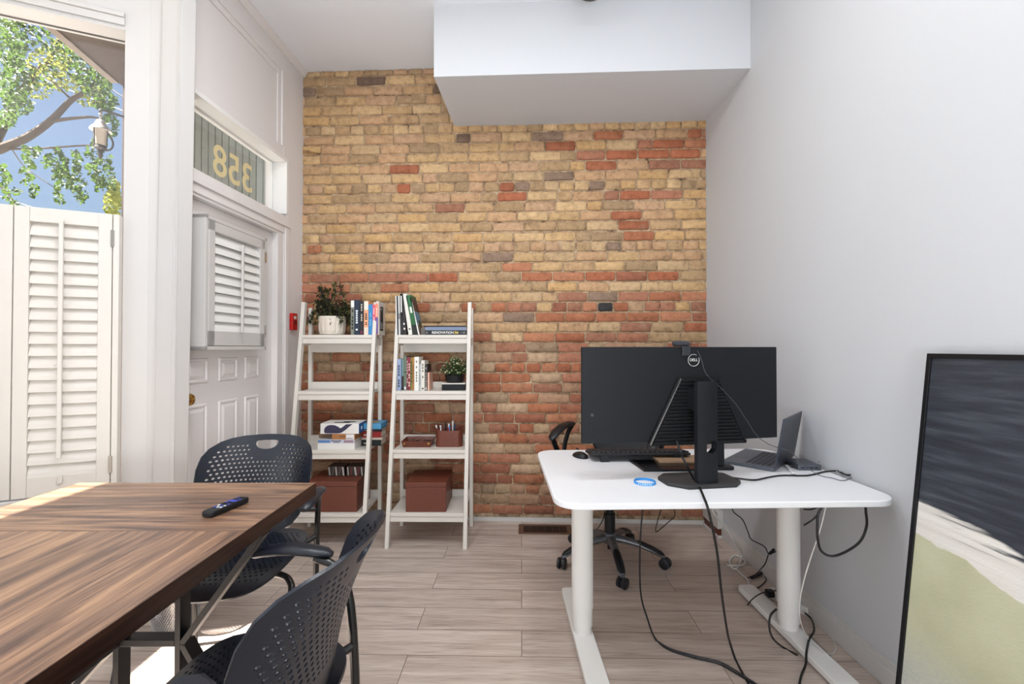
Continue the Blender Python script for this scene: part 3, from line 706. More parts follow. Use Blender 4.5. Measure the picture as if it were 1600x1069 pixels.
# ================================================================== LADDER SHELVES
XW = .50
def ladder(name, label, ox, oy, rz, ZT=1.52):
    """origin on floor midway between the front feet; front feet at y=0, back feet at y=.37"""
    root = empty(name, (ox, oy, 0), rz, label=label, cat='shelf', group='white ladder bookcases against the brick wall')
    lean = .25 / 1.52; yb = .385
    fx = XW / 2 - .012
    for s in (-1, 1):
        bm = NB(); m = s * fx; w = .012
        # leaning front upright, cut level at foot and top
        A = [(m - w, 0), (m + w, 0), (m + w, .036), (m - w, .036)]; B = [(x, y + lean * ZT) for x, y in A]
        prism(bm, A, 0, ZT, B); link('front_leg', bm, M_white, root, bev=.0015)
        bm = NB(); prism(bm, [(m - w, yb - .03), (m + w, yb - .03), (m + w, yb), (m - w, yb)], 0, 1.49); link('back_leg', bm, M_white, root, bev=.0015)
        bm = NB(); y0 = lean * 1.28 + .036
        prism(bm, [(m - w * .8, y0), (m + w * .8, y0), (m + w * .8, yb - .03), (m - w * .8, yb - .03)], 1.235, 1.283); link('side_rail', bm, M_white, root, bev=.001)
    for z in (1.302, .940, .578, .206):
        yf = lean * z + .002; ix = fx - .0125
        sh_ = NB(); boxc(sh_, (-ix, yf - .004, z - .020), (ix, yb - .032, z)); sf = link('shelf_board', sh_, M_white, root, bev=.0012)
        ap = NB(); boxc(ap, (-ix, yf + .002, z - .056), (ix, yf + .018, z - .021)); link('apron', ap, M_white, sf, bev=.001)
        up = NB()
        if z > 1.2: boxc(up, (-ix, yb - .030, z - .115), (ix, yb - .014, z - .022))
        else: boxc(up, (-ix, yb - .031, z - .02), (ix, yb - .015, z + .045))
        link('back_rail', up, M_white, sf, bev=.001)
    return root
LA = ladder('ladder_bookcase', 'white leaning ladder bookcase nearer the door, with potted plant on top', -1.138, 2.760, R(0.4))
LB = ladder('ladder_bookcase', 'white leaning ladder bookcase nearer the desk, with leaning magazines on top', -.523, 2.772, R(-1.0))
def yfront(h): return 2.765 + .1645 * h
# ---------- books
def cmat(rgb): return mat('book_%d_%d_%d' % rgb, rgb, .5)
def book(x0, x1, yf, z0, hgt, dep, rgb, label, group, tilt=0.0, marks=(), cat='book'):
    """upright book, spine to the camera. x0..x1 spine span at foot; tilt leans the head to the left (radians)"""
    w = x1 - x0; root = empty('book', ((x0 + x1) / 2, yf, z0), label=label, cat=cat, group=group)
    if tilt: 
        root.rotation_euler = (0, -tilt, 0)
        root.location.z = z0 + (w / 2) * math.sin(tilt)
    c = min(.0022, w * .18); m = cmat(rgb)
    bm = NB(); boxc(bm, (-w / 2, 0, 0), (w / 2, c, hgt)); boxc(bm, (-w / 2, c, 0), (-w / 2 + c, dep, hgt)); boxc(bm, (w / 2 - c, c, 0), (w / 2, dep, hgt)); link('cover', bm, m, root, bev=.0006)
    bm = NB(); boxc(bm, (-w / 2 + c, c, .003), (w / 2 - c, dep - .003, hgt - .003)); link('pages', bm, M_pages, root)
    for (a, b, fw, rg) in marks:      # printed bands and blocks on the spine
        bm = NB(); boxc(bm, (-w * fw / 2, -.0004, hgt * a), (w * fw / 2, .0004, hgt * b)); link('spine_print', bm, cmat(rg), root)
    return root
def titles(a, b, fw, rg, n, seed):
    r = random.Random(seed); out = []; L = (b - a) / n
    for k in range(n):
        if r.random() < .22: continue
        out.append((a + L * k + L * .12, a + L * k + L * .86, fw * r.uniform(.75, 1.05), rg))
    return out
G1 = 'books on the top shelf of the bookcase nearer the door'
s = 3.0 / 713; z1 = 1.302
def bx(p, Y=3.0): return (p - 800) * Y / 713 
for i, (a, b, top, rgb, lab, mk) in enumerate((
    (547.9, 553.2, 469.0, (120, 124, 112), 'grey book with white and black spine blocks, first right of the pot', [(.80, .99, .95, (230, 230, 226))] + titles(.05, .75, .5, (30, 32, 34), 7, 1)),
    (553.4, 561.2, 468.5, (20, 40, 62), 'thick navy book with tall white spine lettering', titles(.12, .72, .4, (226, 230, 232), 9, 2)),
    (561.4, 568.2, 470.0, (26, 26, 34), 'black book with small pale lettering, between the navy and the cream books', titles(.4, .92, .3, (196, 190, 176), 7, 3) + [(.03, .12, .5, (120, 40, 70))]),
    (568.5, 575.2, 470.0, (236, 168, 128), 'peach and cream book with black lettering on the spine', [(.74, .99, .98, (232, 224, 210)), (.0, .22, .98, (232, 214, 196))] + titles(.28, .7, .5, (60, 44, 40), 8, 4)),
    (575.4, 581.9, 475.5, (52, 132, 190), 'bright blue book on the top shelf beside the plant', titles(.3, .8, .25, (120, 180, 215), 7, 5)),
    (582.1, 586.0, 476.0, (222, 92, 116), 'thin pink book beside the bright blue one', [(.18, .38, .9, (240, 214, 214)), (.02, .15, .95, (176, 24, 80))] + titles(.45, .9, .4, (240, 220, 220), 6, 6)),
    (586.2, 590.6, 474.0, (238, 142, 116), 'thin coral and purple book next to the white front upright', [(.02, .56, .96, (104, 84, 150))] + titles(.6, .95, .4, (244, 220, 210), 4, 7)))):
    yf = yfront(z1) + .012; k = yf / 713
    hgt = (523.2 - top) * k
    book((a - 800) * k, (b - 800) * k, yf, z1, hgt, .135, rgb, lab, G1, marks=mk)
# white book with a dark cover panel standing behind the right upright
k = 2.99 / 713
t = book(-.893 , -.874, yfront(z1) + .015, z1, .222, .145, (216, 212, 204), 'white book with black cover panel, last on the shelf behind the upright', G1)
bm = NB(); boxc(bm, (.0096, .03, .03), (.0106, .095, .19)); link('cover_panel', bm, cmat((20, 24, 34)), t)
bm = NB(); 
for a in range(4): boxc(bm, (.0106, .04, .045 + a * .011), (.0111, .085 - (a % 2) * .015, .050 + a * .011))
boxc(bm, (.0106, .04, .165), (.0111, .055, .18)); link('cover_print', bm, cmat((200, 204, 206)), t)

G2 = 'magazines and books leaning on the top shelf of the bookcase nearer the desk'
yf = yfront(z1) + .010; k = yf / 713
for i, (b0, b1, t0, t1, ytop, rgb, lab, mk) in enumerate((
    (618.8, 620.7, 617.4, 619.2, 461.5, (226, 224, 220), 'thin white magazine, leftmost against the upright', []),
    (620.9, 622.7, 619.4, 621.4, 461.5, (38, 40, 44), 'thin black magazine second from the left upright', []),
    (622.9, 625.6, 621.6, 624.3, 461.5, (206, 206, 204), 'pale grey magazine between two black ones', [(.4, .55, .8, (120, 120, 120))]),
    (625.8, 629.6, 624.5, 628.5, 458.5, (28, 26, 28), 'tall black magazine with white spine lettering, tallest of the leaning row', [(.55, .95, .5, (226, 226, 222))]),
    (630.2, 635.4, 625.6, 629.0, 459.5, (40, 32, 34), 'dark brown-black book with white print low on the spine, leaning', titles(.12, .3, .6, (224, 220, 216), 3, 9)),
    (638.2, 644.4, 630.0, 634.8, 459.0, (226, 224, 214), 'broad cream-white book leaning beside the green one', [(.12, .16, .4, (60, 60, 60))]),
    (645.2, 653.2, 635.6, 640.0, 461.5, (34, 96, 52), 'green-spined book leaning right of the cream book', [(.0, .25, .98, (24, 28, 26)), (.55, .7, .4, (220, 226, 216))]),
    (653.6, 655.6, 640.2, 642.0, 464.0, (232, 230, 226), 'leaning white-edged book with a dark brown and blue picture cover', []))):
    X0, X1 = (b0 - 800) * k, (b1 - 800) * k; tx = (t0 + t1) / 2 - (b0 + b1) / 2; hh = (523 - ytop) * k
    tilt = math.atan2(-tx * k, hh)
    o = book(X0, X1 - .0006, yf, z1, hh / math.cos(tilt), .145 + .002 * i, rgb, lab, G2, tilt=tilt, marks=mk)
    if i == 7:
        w = (X1 - X0) / 2
        for (a, b, c, d, rg) in ((0, .148, .155, .262, (58, 42, 38)), (0, .148, .07, .155, (92, 138, 168)), (0, .148, .0, .07, (130, 112, 96)), (.05, .13, .05, .10, (44, 66, 46)), (.02, .06, .17, .2, (90, 66, 50))):
            bm = NB(); boxc(bm, (w, a + .002, c + .003), (w + .0008 + (.0004 if a else 0), b - .002 + .008, d)); link('cover_picture', bm, cmat(rg), o)
# flat books
def flatbook(x0, x1, yf, z0, hgt, dep, rgb, label, group, cat='book', name='book', rz=0):
    root = empty(name, ((x0 + x1) / 2, yf, z0), rz, label=label, cat=cat, group=group); w = x1 - x0; c = min(.0025, hgt * .18); m = cmat(rgb)
    bm = NB(); boxc(bm, (-w / 2, 0, 0), (w / 2, c, hgt)); boxc(bm, (-w / 2, c, 0), (w / 2, dep, c)); boxc(bm, (-w / 2, c, hgt - c), (w / 2, dep, hgt)); link('cover', bm, m, root, bev=.0005)
    bm = NB(); boxc(bm, (-w / 2 + .003, c, c), (w / 2 - .003, dep - .003, hgt - c)); link('pages', bm, M_pages, root)
    return root
G3 = 'books lying flat on the top shelf of the bookcase nearer the desk'
fb = flatbook((664.2 - 800) * k, (729.8 - 800) * k, yf + .004, z1, .030, .150, (22, 24, 24), 'black book lying flat with large white RENOVATION title on its spine', G3)
wd = (729.8 - 664.2) * k
text_mesh('spine_title', 'RENOVATION', .0225, frame_mat((-.022, -.0006, .0150), (1, 0, 0), (0, 0, 1)), cmat((238, 238, 234)), fb, depth=.0003, bold=.0003)
text_mesh('spine_title', '5', .0225, frame_mat((.060, -.0006, .0150), (1, 0, 0), (0, 0, 1)), cmat((232, 200, 80)), fb, depth=.0003, bold=.0007)
bm = NB(); boxc(bm, (.067, -.0006, .009), (.079, .0003, .021)); link('spine_emblem', bm, cmat((214, 196, 110)), fb)
bm = NB(); boxc(bm, (.092, -.0006, .014), (.112, .0003, .016)); boxc(bm, (.114, -.0006, .011), (.122, .0003, .019)); boxc(bm, (-wd / 2 + .006, -.0006, .008), (-wd / 2 + .009, .0003, .022)); boxc(bm, (-wd / 2 + .011, -.0006, .008), (-wd / 2 + .014, .0003, .022)); link('spine_marks', bm, cmat((150, 152, 150)), fb)
o = flatbook((664.0 - 800) * k, (728.5 - 800) * k, yf + .004, z1 + .0304, .0215, .148, (120, 134, 158), 'grey-blue book lying flat on the black titled one', G3)
o = flatbook((661.0 - 800) * k, (727.0 - 800) * k, yf + .004, z1 + .0524, .009, .148, (44, 42, 50), 'thin dark book topmost of the flat stack', G3)
bm = NB(); boxc(bm, (-.018, 0, 0), (.018, .06, .05)); o = link('stone_block', bm, mat('grey_stone', (132, 126, 120), .8, var=.2, bump=.4), bev=.004); o.location = (-.588 - .003, yf + .055, z1)
tag(o, 'small grey stone block between the leaning books and the flat stack', 'block')

G4 = 'books standing on the second shelf of the bookcase nearer the desk'
z2 = .940; yf = yfront(z2) + .05; k = yf / 713; sc_ = 5.936
for i, (a, b, top, rgb, lab, mk, fwd) in enumerate((
    (62, 97, 706, (150, 164, 196), 'pale blue book with dark lettering, first on the left', titles(.1, .9, .45, (50, 60, 90), 9, 11), .0),
    (99, 124, 715, (120, 156, 150), 'teal-grey book with dark lower half, second from left', [(.0, .45, .98, (46, 38, 34)), (.02, .08, .6, (220, 220, 220))], .03),
    (125, 149, 686, (104, 116, 98), 'moss green book, taller than its neighbours', [(.02, .1, .7, (230, 230, 230)), (.5, .55, .9, (70, 80, 64))], .03),
    (150, 164, 696, (112, 44, 54), 'narrow maroon book beside the moss green one', titles(.2, .9, .5, (220, 190, 190), 8, 12), .03),
    (165, 186, 698, (132, 36, 48), 'crimson book with cream spine lettering', titles(.1, .9, .55, (226, 206, 190), 10, 13), .03),
    (187, 206, 700, (128, 122, 62), 'olive and yellow book between the crimson and orange books', titles(.1, .9, .5, (60, 44, 34), 7, 14), .03),
    (207, 227, 700, (200, 140, 66), 'orange-brown book left of the broad white one', titles(.2, .8, .45, (92, 56, 30), 7, 15), .03),
    (222, 264, 684, (232, 230, 222), 'broad white book, widest and tallest of the row', titles(.25, .9, .3, (110, 110, 104), 8, 16), -.012),
    (266, 283, 752, (206, 208, 212), 'short pale grey book right of the broad white one', titles(.2, .8, .3, (120, 130, 150), 6, 17), .01),
    (284, 317, 718, (222, 218, 206), 'cream book with dark emblem, third from the right', titles(.3, .9, .35, (80, 76, 70), 6, 18) + [(.04, .09, .5, (60, 56, 50))], -.004),
    (319, 344, 757, (44, 40, 42), 'dark charcoal book next to the short pink one', titles(.1, .9, .3, (190, 180, 170), 8, 19) + [(.03, .1, .5, (226, 224, 220))], .01),
    (346, 361, 832, (226, 176, 154), 'short pink booklet at the right end of the row', [], .01))):
    yy = yf + fwd; kk = yy / 713; xa = 610 + a / sc_; xb = 610 + b / sc_
    if i == 6: xb = 646.9
    hgt = ((997 - top) / sc_) * kk * (1.0 if fwd <= .011 else 1.02)
    book((xa - 800) * kk, (xb - 800) * kk, yy, z2, hgt, .125 if fwd > .02 else .14, rgb, lab, G4, marks=mk)
# ---------- plants
def leafy(bm, base, tip, w, bend=.2, nrm=None):
    base = Vector(base); tip = Vector(tip); d = tip - base; L = d.length
    s = (nrm or d.cross(Vector((rnd.uniform(-.4, .4), rnd.uniform(-.4, .4), 1)))).normalized() * w / 2
    up = s.cross(d).normalized() * L * bend; M1 = base + d * .35 + up * .6; M2 = base + d * .7 + up * .5
    v = [bm.verts.new(p) for p in (base, M1 + s, M2 + s * .8, tip, M2 - s * .8, M1 - s, M1 - up * .25, M2 - up * .2)]
    bm.faces.new((v[0], v[1], v[6])); bm.faces.new((v[0], v[6], v[5])); bm.faces.new((v[1], v[2], v[7], v[6])); bm.faces.new((v[6], v[7], v[4], v[5])); bm.faces.new((v[2], v[3], v[7])); bm.faces.new((v[7], v[3], v[4]))
M_lfd = leaf_mat('leaf_dark', (66, 78, 46)); M_lfp = leaf_mat('leaf_olive_plum', (70, 58, 60)); M_lfo = leaf_mat('leaf_pale_olive', (132, 132, 84))
pc = at(518, 523, 3.075); px0 = pc.x
pl = empty('potted_plant', (px0, 3.085, z1), label='droopy dark-leaved plant in a fluted white ceramic pot on the top shelf', cat='plant')
bm = NB(); SEG = 56; prof = [(.060, 0), (.078, .006), (.086, .03), (.088, .07), (.088, .118), (.086, .126), (.080, .127), (.078, .118), (.076, .10)]
rings = []
for r_, z in prof:
    rg = []
    for k_ in range(SEG):
        a = 2 * math.pi * k_ / SEG; f = 1 - (.05 if k_ % 4 == 0 else (.008 if k_ % 2 else 0)) * (1 if .004 < z < .115 and r_ > .079 else 0)
        rg.append(bm.verts.new((r_ * f * math.cos(a), r_ * f * math.sin(a), z)))
    rings.append(rg)
for a, b in zip(rings, rings[1:]):
    for k_ in range(SEG): bm.faces.new((a[k_], a[(k_ + 1) % SEG], b[(k_ + 1) % SEG], b[k_]))
bm.faces.new(rings[0][::-1]); link('pot', bm, mat('fluted_ceramic', (222, 212, 198), .5), pl)
bm = NB(); lathe(bm, [(.0755, .09), (.0755, .105)], seg=24); link('soil', bm, mat('soil', (34, 28, 24), .95, bump=.6), pl)
rnd = random.Random(21)
bmA, bmB, bmC, bmS = NB(), NB(), NB(), NB()
for k_ in range(56):
    a = rnd.uniform(0, 2 * math.pi); r0 = rnd.uniform(0, .05); hgt = rnd.choice([rnd.uniform(.06, .13), rnd.uniform(.12, .235)]); sp = rnd.uniform(.01, .09) * (1.25 - hgt * 3.2)
    droop = rnd.random() < .30
    b0 = Vector((r0 * math.cos(a), r0 * math.sin(a) * .6, .104)); 
    if droop: P = [b0, b0 + Vector((math.cos(a) * .05, math.sin(a) * .03, .07)), b0 + Vector((math.cos(a) * .095, math.sin(a) * .05, .045)), b0 + Vector((math.cos(a) * .125, math.sin(a) * .05, -.005 - rnd.random() * .03))]
    else: P = [b0, b0 + Vector((math.cos(a) * sp * .4, math.sin(a) * sp * .3, hgt * .5)), b0 + Vector((math.cos(a) * sp, math.sin(a) * sp * .6, hgt)), b0 + Vector((math.cos(a) * sp * 1.3 + rnd.uniform(-.02, .02), math.sin(a) * sp * .8, hgt - .012))]
    P = [Vector((p.x, max(-.12, min(.075, p.y)), p.z)) for p in P]
    tube(bmS, P, .0012, 5, 4)
    C_ = catmull(P, 5)
    for p in C_[3:]:
        for _ in range(3 if rnd.random() < .6 else 2):
            d = Vector((rnd.gauss(0, 1), rnd.gauss(0, .8), rnd.gauss(-.2, .9))).normalized() * rnd.uniform(.018, .036)
            q = p + d; q.y = min(q.y, .082)
            t_ = rnd.random(); leafy(bmA if t_ < .5 else (bmB if t_ < .82 else bmC), p, q, rnd.uniform(.010, .017), rnd.uniform(-.3, .3))
link('stems', bmS, mat('plant_stem', (92, 86, 60), .7), pl); link('leaves', bmA, M_lfd, pl); link('leaves', bmB, M_lfp, pl); link('leaves', bmC, M_lfo, pl)
for o in pl.children:
    if o.name.startswith('leaves'): o['kind'] = 'stuff'
# round artificial plant on a small box
yb2 = yfront(z2) + .055; kk = yb2 / 713
bxx = empty('small_box', ((708.5 - 800) * kk, yb2, z2), label='small black box with white lid under the round flowering plant', cat='box')
hw = 18 * kk
bm = NB(); boxc(bm, (-hw, 0, 0), (hw, .13, .040)); link('box_body', bm, M_blk2, bxx, bev=.001)
bm = NB(); boxc(bm, (-hw - .001, -.001, .040), (hw + .001, .131, .0475)); link('lid', bm, M_white, bxx, bev=.001)
pt = empty('potted_plant', ((709 - 800) * kk + .0, yb2 + .062, z2 + .0475), label='round pale-flowered green plant in a black bowl on the small box', cat='plant')
bm = NB(); lathe(bm, [(.050, 0), (.060, .008), (.068, .05), (.066, .052), (.062, .045)], seg=28, capt=False); link('pot', bm, M_blk, pt, smooth=True)
bm = NB(); lathe(bm, [(.0615, .038), (.0615, .044)], seg=20); link('soil', bm, MATS['soil'], pt)
bmA, bmB, bmS = NB(), NB(), NB()
M_lfg = leaf_mat('leaf_mid_green', (74, 104, 62)); M_fl = mat('pale_buds', (206, 212, 168), .6)
for k_ in range(150):
    th = rnd.uniform(0, 2 * math.pi); ph = math.acos(rnd.uniform(-.28, 1)); rr = .096 * rnd.uniform(.78, 1.08)
    tip = Vector((rr * math.sin(ph) * math.cos(th), min(.095, rr * math.sin(ph) * math.sin(th)), .085 + rr * math.cos(ph) * .86))
    st_ = Vector((rnd.uniform(-.02, .02), rnd.uniform(-.02, .02), .043)); tube(bmS, [st_, (st_ + tip) / 2 + Vector((0, 0, .01)), tip], .0008, 4, 3)
    for j in range(9):
        p = st_.lerp(tip, rnd.uniform(.5, 1)); d = Vector((rnd.gauss(0, 1), rnd.gauss(0, 1), rnd.gauss(0, 1))).normalized() * rnd.uniform(.009, .016); leafy(bmA, p, p + d, .007, .2)
    if rnd.random() < .62:
        for j in range(5):
            a = 2 * math.pi * j / 5; d = tip.normalized().orthogonal(); d = Matrix.Rotation(a, 3, tip.normalized()) @ d; leafy(bmB, tip, tip + d * .0065 + tip.normalized() * .003, .006, .2)
link('stems', bmS, MATS['plant_stem'], pt); o = link('leaves', bmA, M_lfg, pt); o['kind'] = 'stuff'; o = link('flowers', bmB, M_fl, pt); o['kind'] = 'stuff'

# ---------- third shelf, bookcase nearer the door
z3 = .578; y3 = yfront(z3) + .012; k = y3 / 713
G5 = 'stack of flat boxes on the third shelf of the bookcase nearer the door'
def X3(p): return (p - 800) * k
bm = NB(); boxc(bm, (0, 0, 0), (X3(555) - X3(497), .24, .040)); o = link('white_box', bm, mat('card_white', (226, 224, 220), .5), bev=.0015); o.location = (X3(497), y3, z3); tag(o, 'plain flat white box, bottommost of the stack under the navy-marked box', 'box', G5)
zz = z3 + .040
o = flatbook(X3(498.6), X3(554), y3 + .002, zz + .0003, .022, .20, (196, 200, 214), 'blue and white magazine lying on the plain white box', G5, cat='magazine', name='magazine')
bm = NB(); boxc(bm, (-.115, -.0006, .003), (-.04, .0004, .019)); link('blue_print', bm, cmat((84, 128, 184)), o)
bm = NB(); boxc(bm, (-.035, -.0006, .011), (.03, .0004, .017)); boxc(bm, (-.02, -.0006, .003), (.02, .0004, .007)); link('dark_print', bm, cmat((60, 60, 84)), o)
bm = NB(); boxc(bm, (.045, -.0006, .003), (.105, .0004, .018)); link('mauve_print', bm, cmat((150, 120, 134)), o)
zz += .0226
c = empty('cardboard_box', (X3(537), y3 + .004, zz), label='brown cardboard box with white sticker in the middle of the stack', cat='box', group=G5); w = X3(555) - X3(518.8)
bm = NB(); boxc(bm, (-w / 2, 0, 0), (w / 2, .20, .036)); link('carton', bm, mat('kraft', (168, 116, 72), .8, var=.1), c, bev=.001)
bm = NB(); boxc(bm, (.016, -.0006, .002), (.066, .0004, .033)); link('sticker', bm, cmat((226, 226, 226)), c)
bm = NB()
for j in range(5): boxc(bm, (.020 + j * .008, -.0009, .006), (.026 + j * .008, -.0005, .011))
link('sticker_print', bm, cmat((110, 110, 112)), c)
bm = NB()
for j in range(4): boxc(bm, (-.024 + j * .009, -.0006, .012), (-.018 + j * .009, .0004, .025))
link('carton_print', bm, cmat((110, 70, 44)), c)
bm = NB(); boxc(bm, (-.045, 0, 0), (.045, .16, .034)); o = link('wooden_box', bm, mat('dull_taupe', (128, 104, 84), .7), bev=.001); o.location = (X3(505), y3 + .05, zz); tag(o, 'dull taupe box tucked behind the cardboard box at left of the stack', 'box', G5)
zz += .0366
c = empty('headset_box', (X3(531.2), y3 + .0, zz), label='white retail box with a navy curved picture and a blue end, topmost of the stack', cat='box', group=G5); w = X3(561.2) - X3(501.2); hh = .064
bm = NB(); boxc(bm, (-w / 2, 0, 0), (w / 2, .155, hh)); link('carton', bm, mat('card_white', (226, 224, 220), .5), c, bev=.001)
bm = NB(); boxc(bm, (w / 2, .001, .001), (w / 2 + .0008, .154, hh - .001)); link('blue_end', bm, cmat((42, 92, 158)), c)
sw = [(-.092, .004), (-.098, .018), (-.094, .036), (-.08, .05), (-.06, .056), (-.03, .054), (-.008, .044), (.002, .036), (.012, .038), (.028, .050), (.040, .060), (.082, .061), (.062, .046), (.034, .022), (.010, .006), (-.01, .003)]
Mf = frame_mat((0, -.0002, 0), (1, 0, 0), (0, 0, 1)); bm = NB(); slab(bm, sw, Mf, -.0003, .0006); link('front_picture', bm, cmat((44, 42, 72)), c)
bm = NB(); boxc(bm, (-.05, .03, hh), (.05, .06, hh + .0006)); boxc(bm, (.0, .06, hh), (.075, .09, hh + .0006)); link('top_picture', bm, cmat((30, 30, 40)), c)
bm = NB(); lathe(bm, [(.012, 0), (.012, .0006)], (w / 2 + .0008, .05, .03), 16, Matrix.Rotation(math.pi / 2, 3, 'Y')); link('round_mark', bm, cmat((220, 226, 232)), c)
G6 = 'books stacked flat at the back right of the third shelf'
k = 3.0 / 713
def X3b(p): return (p - 800) * k
z = z3
for (a, b, hh, rgb, lab) in ((567, 597, .038, (20, 28, 26), 'black-green book at the bottom of the stack behind the retail box'), (566, 599, .014, (200, 190, 176), 'thin cream booklet in the stack behind the retail box'), (567, 597, .040, (150, 34, 30), 'thick book with red spine end in the stack behind the retail box'), (568, 598, .016, (36, 32, 36), 'thin black book under the light blue box')):
    o = flatbook(X3b(a), X3b(b), 2.985, z + .0003, hh, .125, rgb, lab, G6)
    bm = NB(); boxc(bm, (-.05, -.0006, hh * .3), (-.01, .0004, hh * .55)); link('spine_print', bm, cmat((190, 186, 176)), o); z += hh + .0005
bm = NB(); boxc(bm, (X3b(549), 2.965, 0), (X3b(598), 3.12, .036)); o = link('light_blue_box', bm, mat('card_sky_blue', (84, 160, 206), .5), bev=.0015); o.location = (0, 0, z + .002)
tag(o, 'light blue flat box lying on top of the rear stack of books', 'box')
bm = NB(); boxc(bm, (X3b(565), 2.99, .036), (X3b(590), 3.08, .0366)); link('tan_print', bm, cmat((176, 150, 120)), o)
# ---------- leather boxes
def leather_box(name, label, xc, yf, z0, w, d, hgt, group):
    root = empty(name, (xc, yf, z0), label=label, cat='box', group=group); hl = hgt * .17
    bm = NB(); boxc(bm, (-w / 2 + .002, .002, 0), (w / 2 - .002, d - .002, hgt - hl)); link('box_body', bm, M_leather, root, bev=.003)
    bm = NB(); boxc(bm, (-w / 2, 0, hgt - hl + .0006), (w / 2, d, hgt)); link('lid', bm, M_leather, root, bev=.003)
    return root
G7 = 'brown leather lidded boxes on the bottom shelves'
z4 = .206; y4 = yfront(z4) + .02; k = y4 / 713
leather_box('storage_box', 'wide brown leather lidded box on the bottom shelf nearer the door', (519 - 800) * k, y4, z4, 80 * k, .27, .188, G7)
leather_box('storage_box', 'narrower brown leather lidded box on the bottom shelf nearer the desk', (666 - 800) * k - .001, y4, z4, 64 * k, .30, .182, G7)
# things lying on the wide leather box
G8 = 'small patterned boxes lying on the wide leather box'
rnd = random.Random(3)
for (a, b, yy, hh, rgb, lab) in ((515, 541, 2.965, .060, (96, 84, 76), 'grey and white patterned box, left one on the leather box lid'), (544, 575, 2.965, .060, (128, 40, 40), 'red and white patterned box, right one on the leather box lid')):
    k = yy / 713; X0, X1 = (a - 800) * k, (b - 800) * k
    if X1 > -.945: X1 = -.955
    root = empty('patterned_box', ((X0 + X1) / 2, yy - .02, z4 + .1885), label=lab, cat='box', group=G8); w = X1 - X0
    bm = NB(); boxc(bm, (-w / 2, 0, 0), (w / 2, .10, hh)); link('carton', bm, cmat((54, 46, 44)), root, bev=.001)
    for j in range(5):
        u = -w / 2 + w * (j + .2) / 5; bm = NB()
        Mf = frame_mat((u, -.0002, .002), (1, 0, 0), (0, 0, 1)); q = rnd.uniform(.006, .012) 
        slab(bm, [(0, 0), (q, 0), (q * 1.7, hh * .9), (q * .7, hh * .9)] if j % 2 else [(q * .7, 0), (q * 1.7, 0), (q, hh * .9), (0, hh * .9)], Mf, -.0002, .0005)
        link('pattern', bm, cmat(rgb if j % 2 else (206, 200, 190)), root)
# ---------- third shelf nearer the desk: tray and pen holder
k = (yfront(z3) + .07) / 713; yy = yfront(z3) + .06
tr = empty('leather_tray', ((651 - 800) * k, yy + .02, z3), label='shallow brown leather tray with snapped corners', cat='tray')
w0, w1 = 42 * k, 48 * k; d0, d1 = .14, .165; hh = .040
bm = NB()
o0 = [(-w0 / 2, 0, 0), (w0 / 2, 0, 0), (w0 / 2, d0, 0), (-w0 / 2, d0, 0)]; o1 = [(-w1 / 2, -.012, hh), (w1 / 2, -.012, hh), (w1 / 2, d1 - .012, hh), (-w1 / 2, d1 - .012, hh)]
t_ = .004
i0 = [(x - math.copysign(t_, x), y + (t_ if y < .05 else -t_), .004) for x, y, z in o0]; i1 = [(x - math.copysign(t_, x), y + (t_ if y < .05 else -t_), hh) for x, y, z in o1]
L_ = [[bm.verts.new(p) for p in q] for q in (o0, o1, i1, i0)]
bm.faces.new(L_[0][::-1])
for a, b in zip(L_, L_[1:]):
    for j in range(4): bm.faces.new((a[j], a[(j + 1) % 4], b[(j + 1) % 4], b[j]))
bm.faces.new(L_[3]); link('tray_body', bm, M_leather, tr)
for sx in (-1, 1):
    bm = NB(); lathe(bm, [(.006, 0), (.006, .003), (.003, .005)], (sx * (w1 / 2 - .022), -.009, .024), 14, Matrix.Rotation(math.pi / 2, 3, 'X')); link('snap', bm, M_brass, tr)
ky = empty('key_bunch', ((653 - 800) * k, yy + .09, z3 + .005), label='bunch of dark keys and clips lying in the leather tray', cat='keys')
bm = NB(); rnd = random.Random(8)
for j in range(16):
    a = rnd.uniform(0, 3.1); c_ = Vector((rnd.uniform(-.06, .06), rnd.uniform(-.03, .03), .008 + rnd.uniform(0, .03))); d = Vector((math.cos(a), math.sin(a) * .5, rnd.uniform(-.2, .4))) * .018
    bar(bm, c_ - d, c_ + d, .006, .003)
    lathe(bm, [(.006, 0), (.006, .002)], c_ + d, 10)
link('keys', bm, mat('dark_steel', (96, 84, 76), .35, metal=.8), ky); o = bpy.data.objects['keys']
k = (yfront(z3) + .07) / 713
ph = empty('pen_holder', ((700.5 - 800) * k, yfront(z3) + .135, z3), label='brown leather oval pen holder on the third shelf', cat='holder')
W_, D_ = 42.5 * k, .10; hh = .125
oo = rrect(W_, D_, .035, 8); ii = rrect(W_ - .010, D_ - .010, .030, 8); n = len(oo)
def rimz(y, x): return hh - .028 * max(0, 1 - (y / (-D_ / 2) * 0 + ((x / (W_ * .55)) ** 2))) * (1 if y < 0 else .0) - .0
bm = NB()
A = [bm.verts.new((p[0], p[1], 0)) for p in oo]; B = [bm.verts.new((p[0], p[1], rimz(p[1], p[0]))) for p in oo]; C_ = [bm.verts.new((p[0], p[1], rimz(p[1], p[0]))) for p in ii]; D = [bm.verts.new((p[0], p[1], .006)) for p in ii]
bm.faces.new(A[::-1]); bm.faces.new(D)
for a, b in ((A, B), (B, C_), (C_, D)):
    for j in range(n): bm.faces.new((a[j], a[(j + 1) % n], b[(j + 1) % n], b[j]))
link('holder_body', bm, M_leather, ph, smooth=True)
rnd = random.Random(4)
pens = (((28, 40, 110), 'dark blue'), ((230, 230, 228), 'white'), ((30, 30, 34), 'black'), ((180, 40, 50), 'red'), ((70, 130, 180), 'light blue'), ((226, 226, 226), 'white-capped'), ((24, 60, 90), 'teal'))
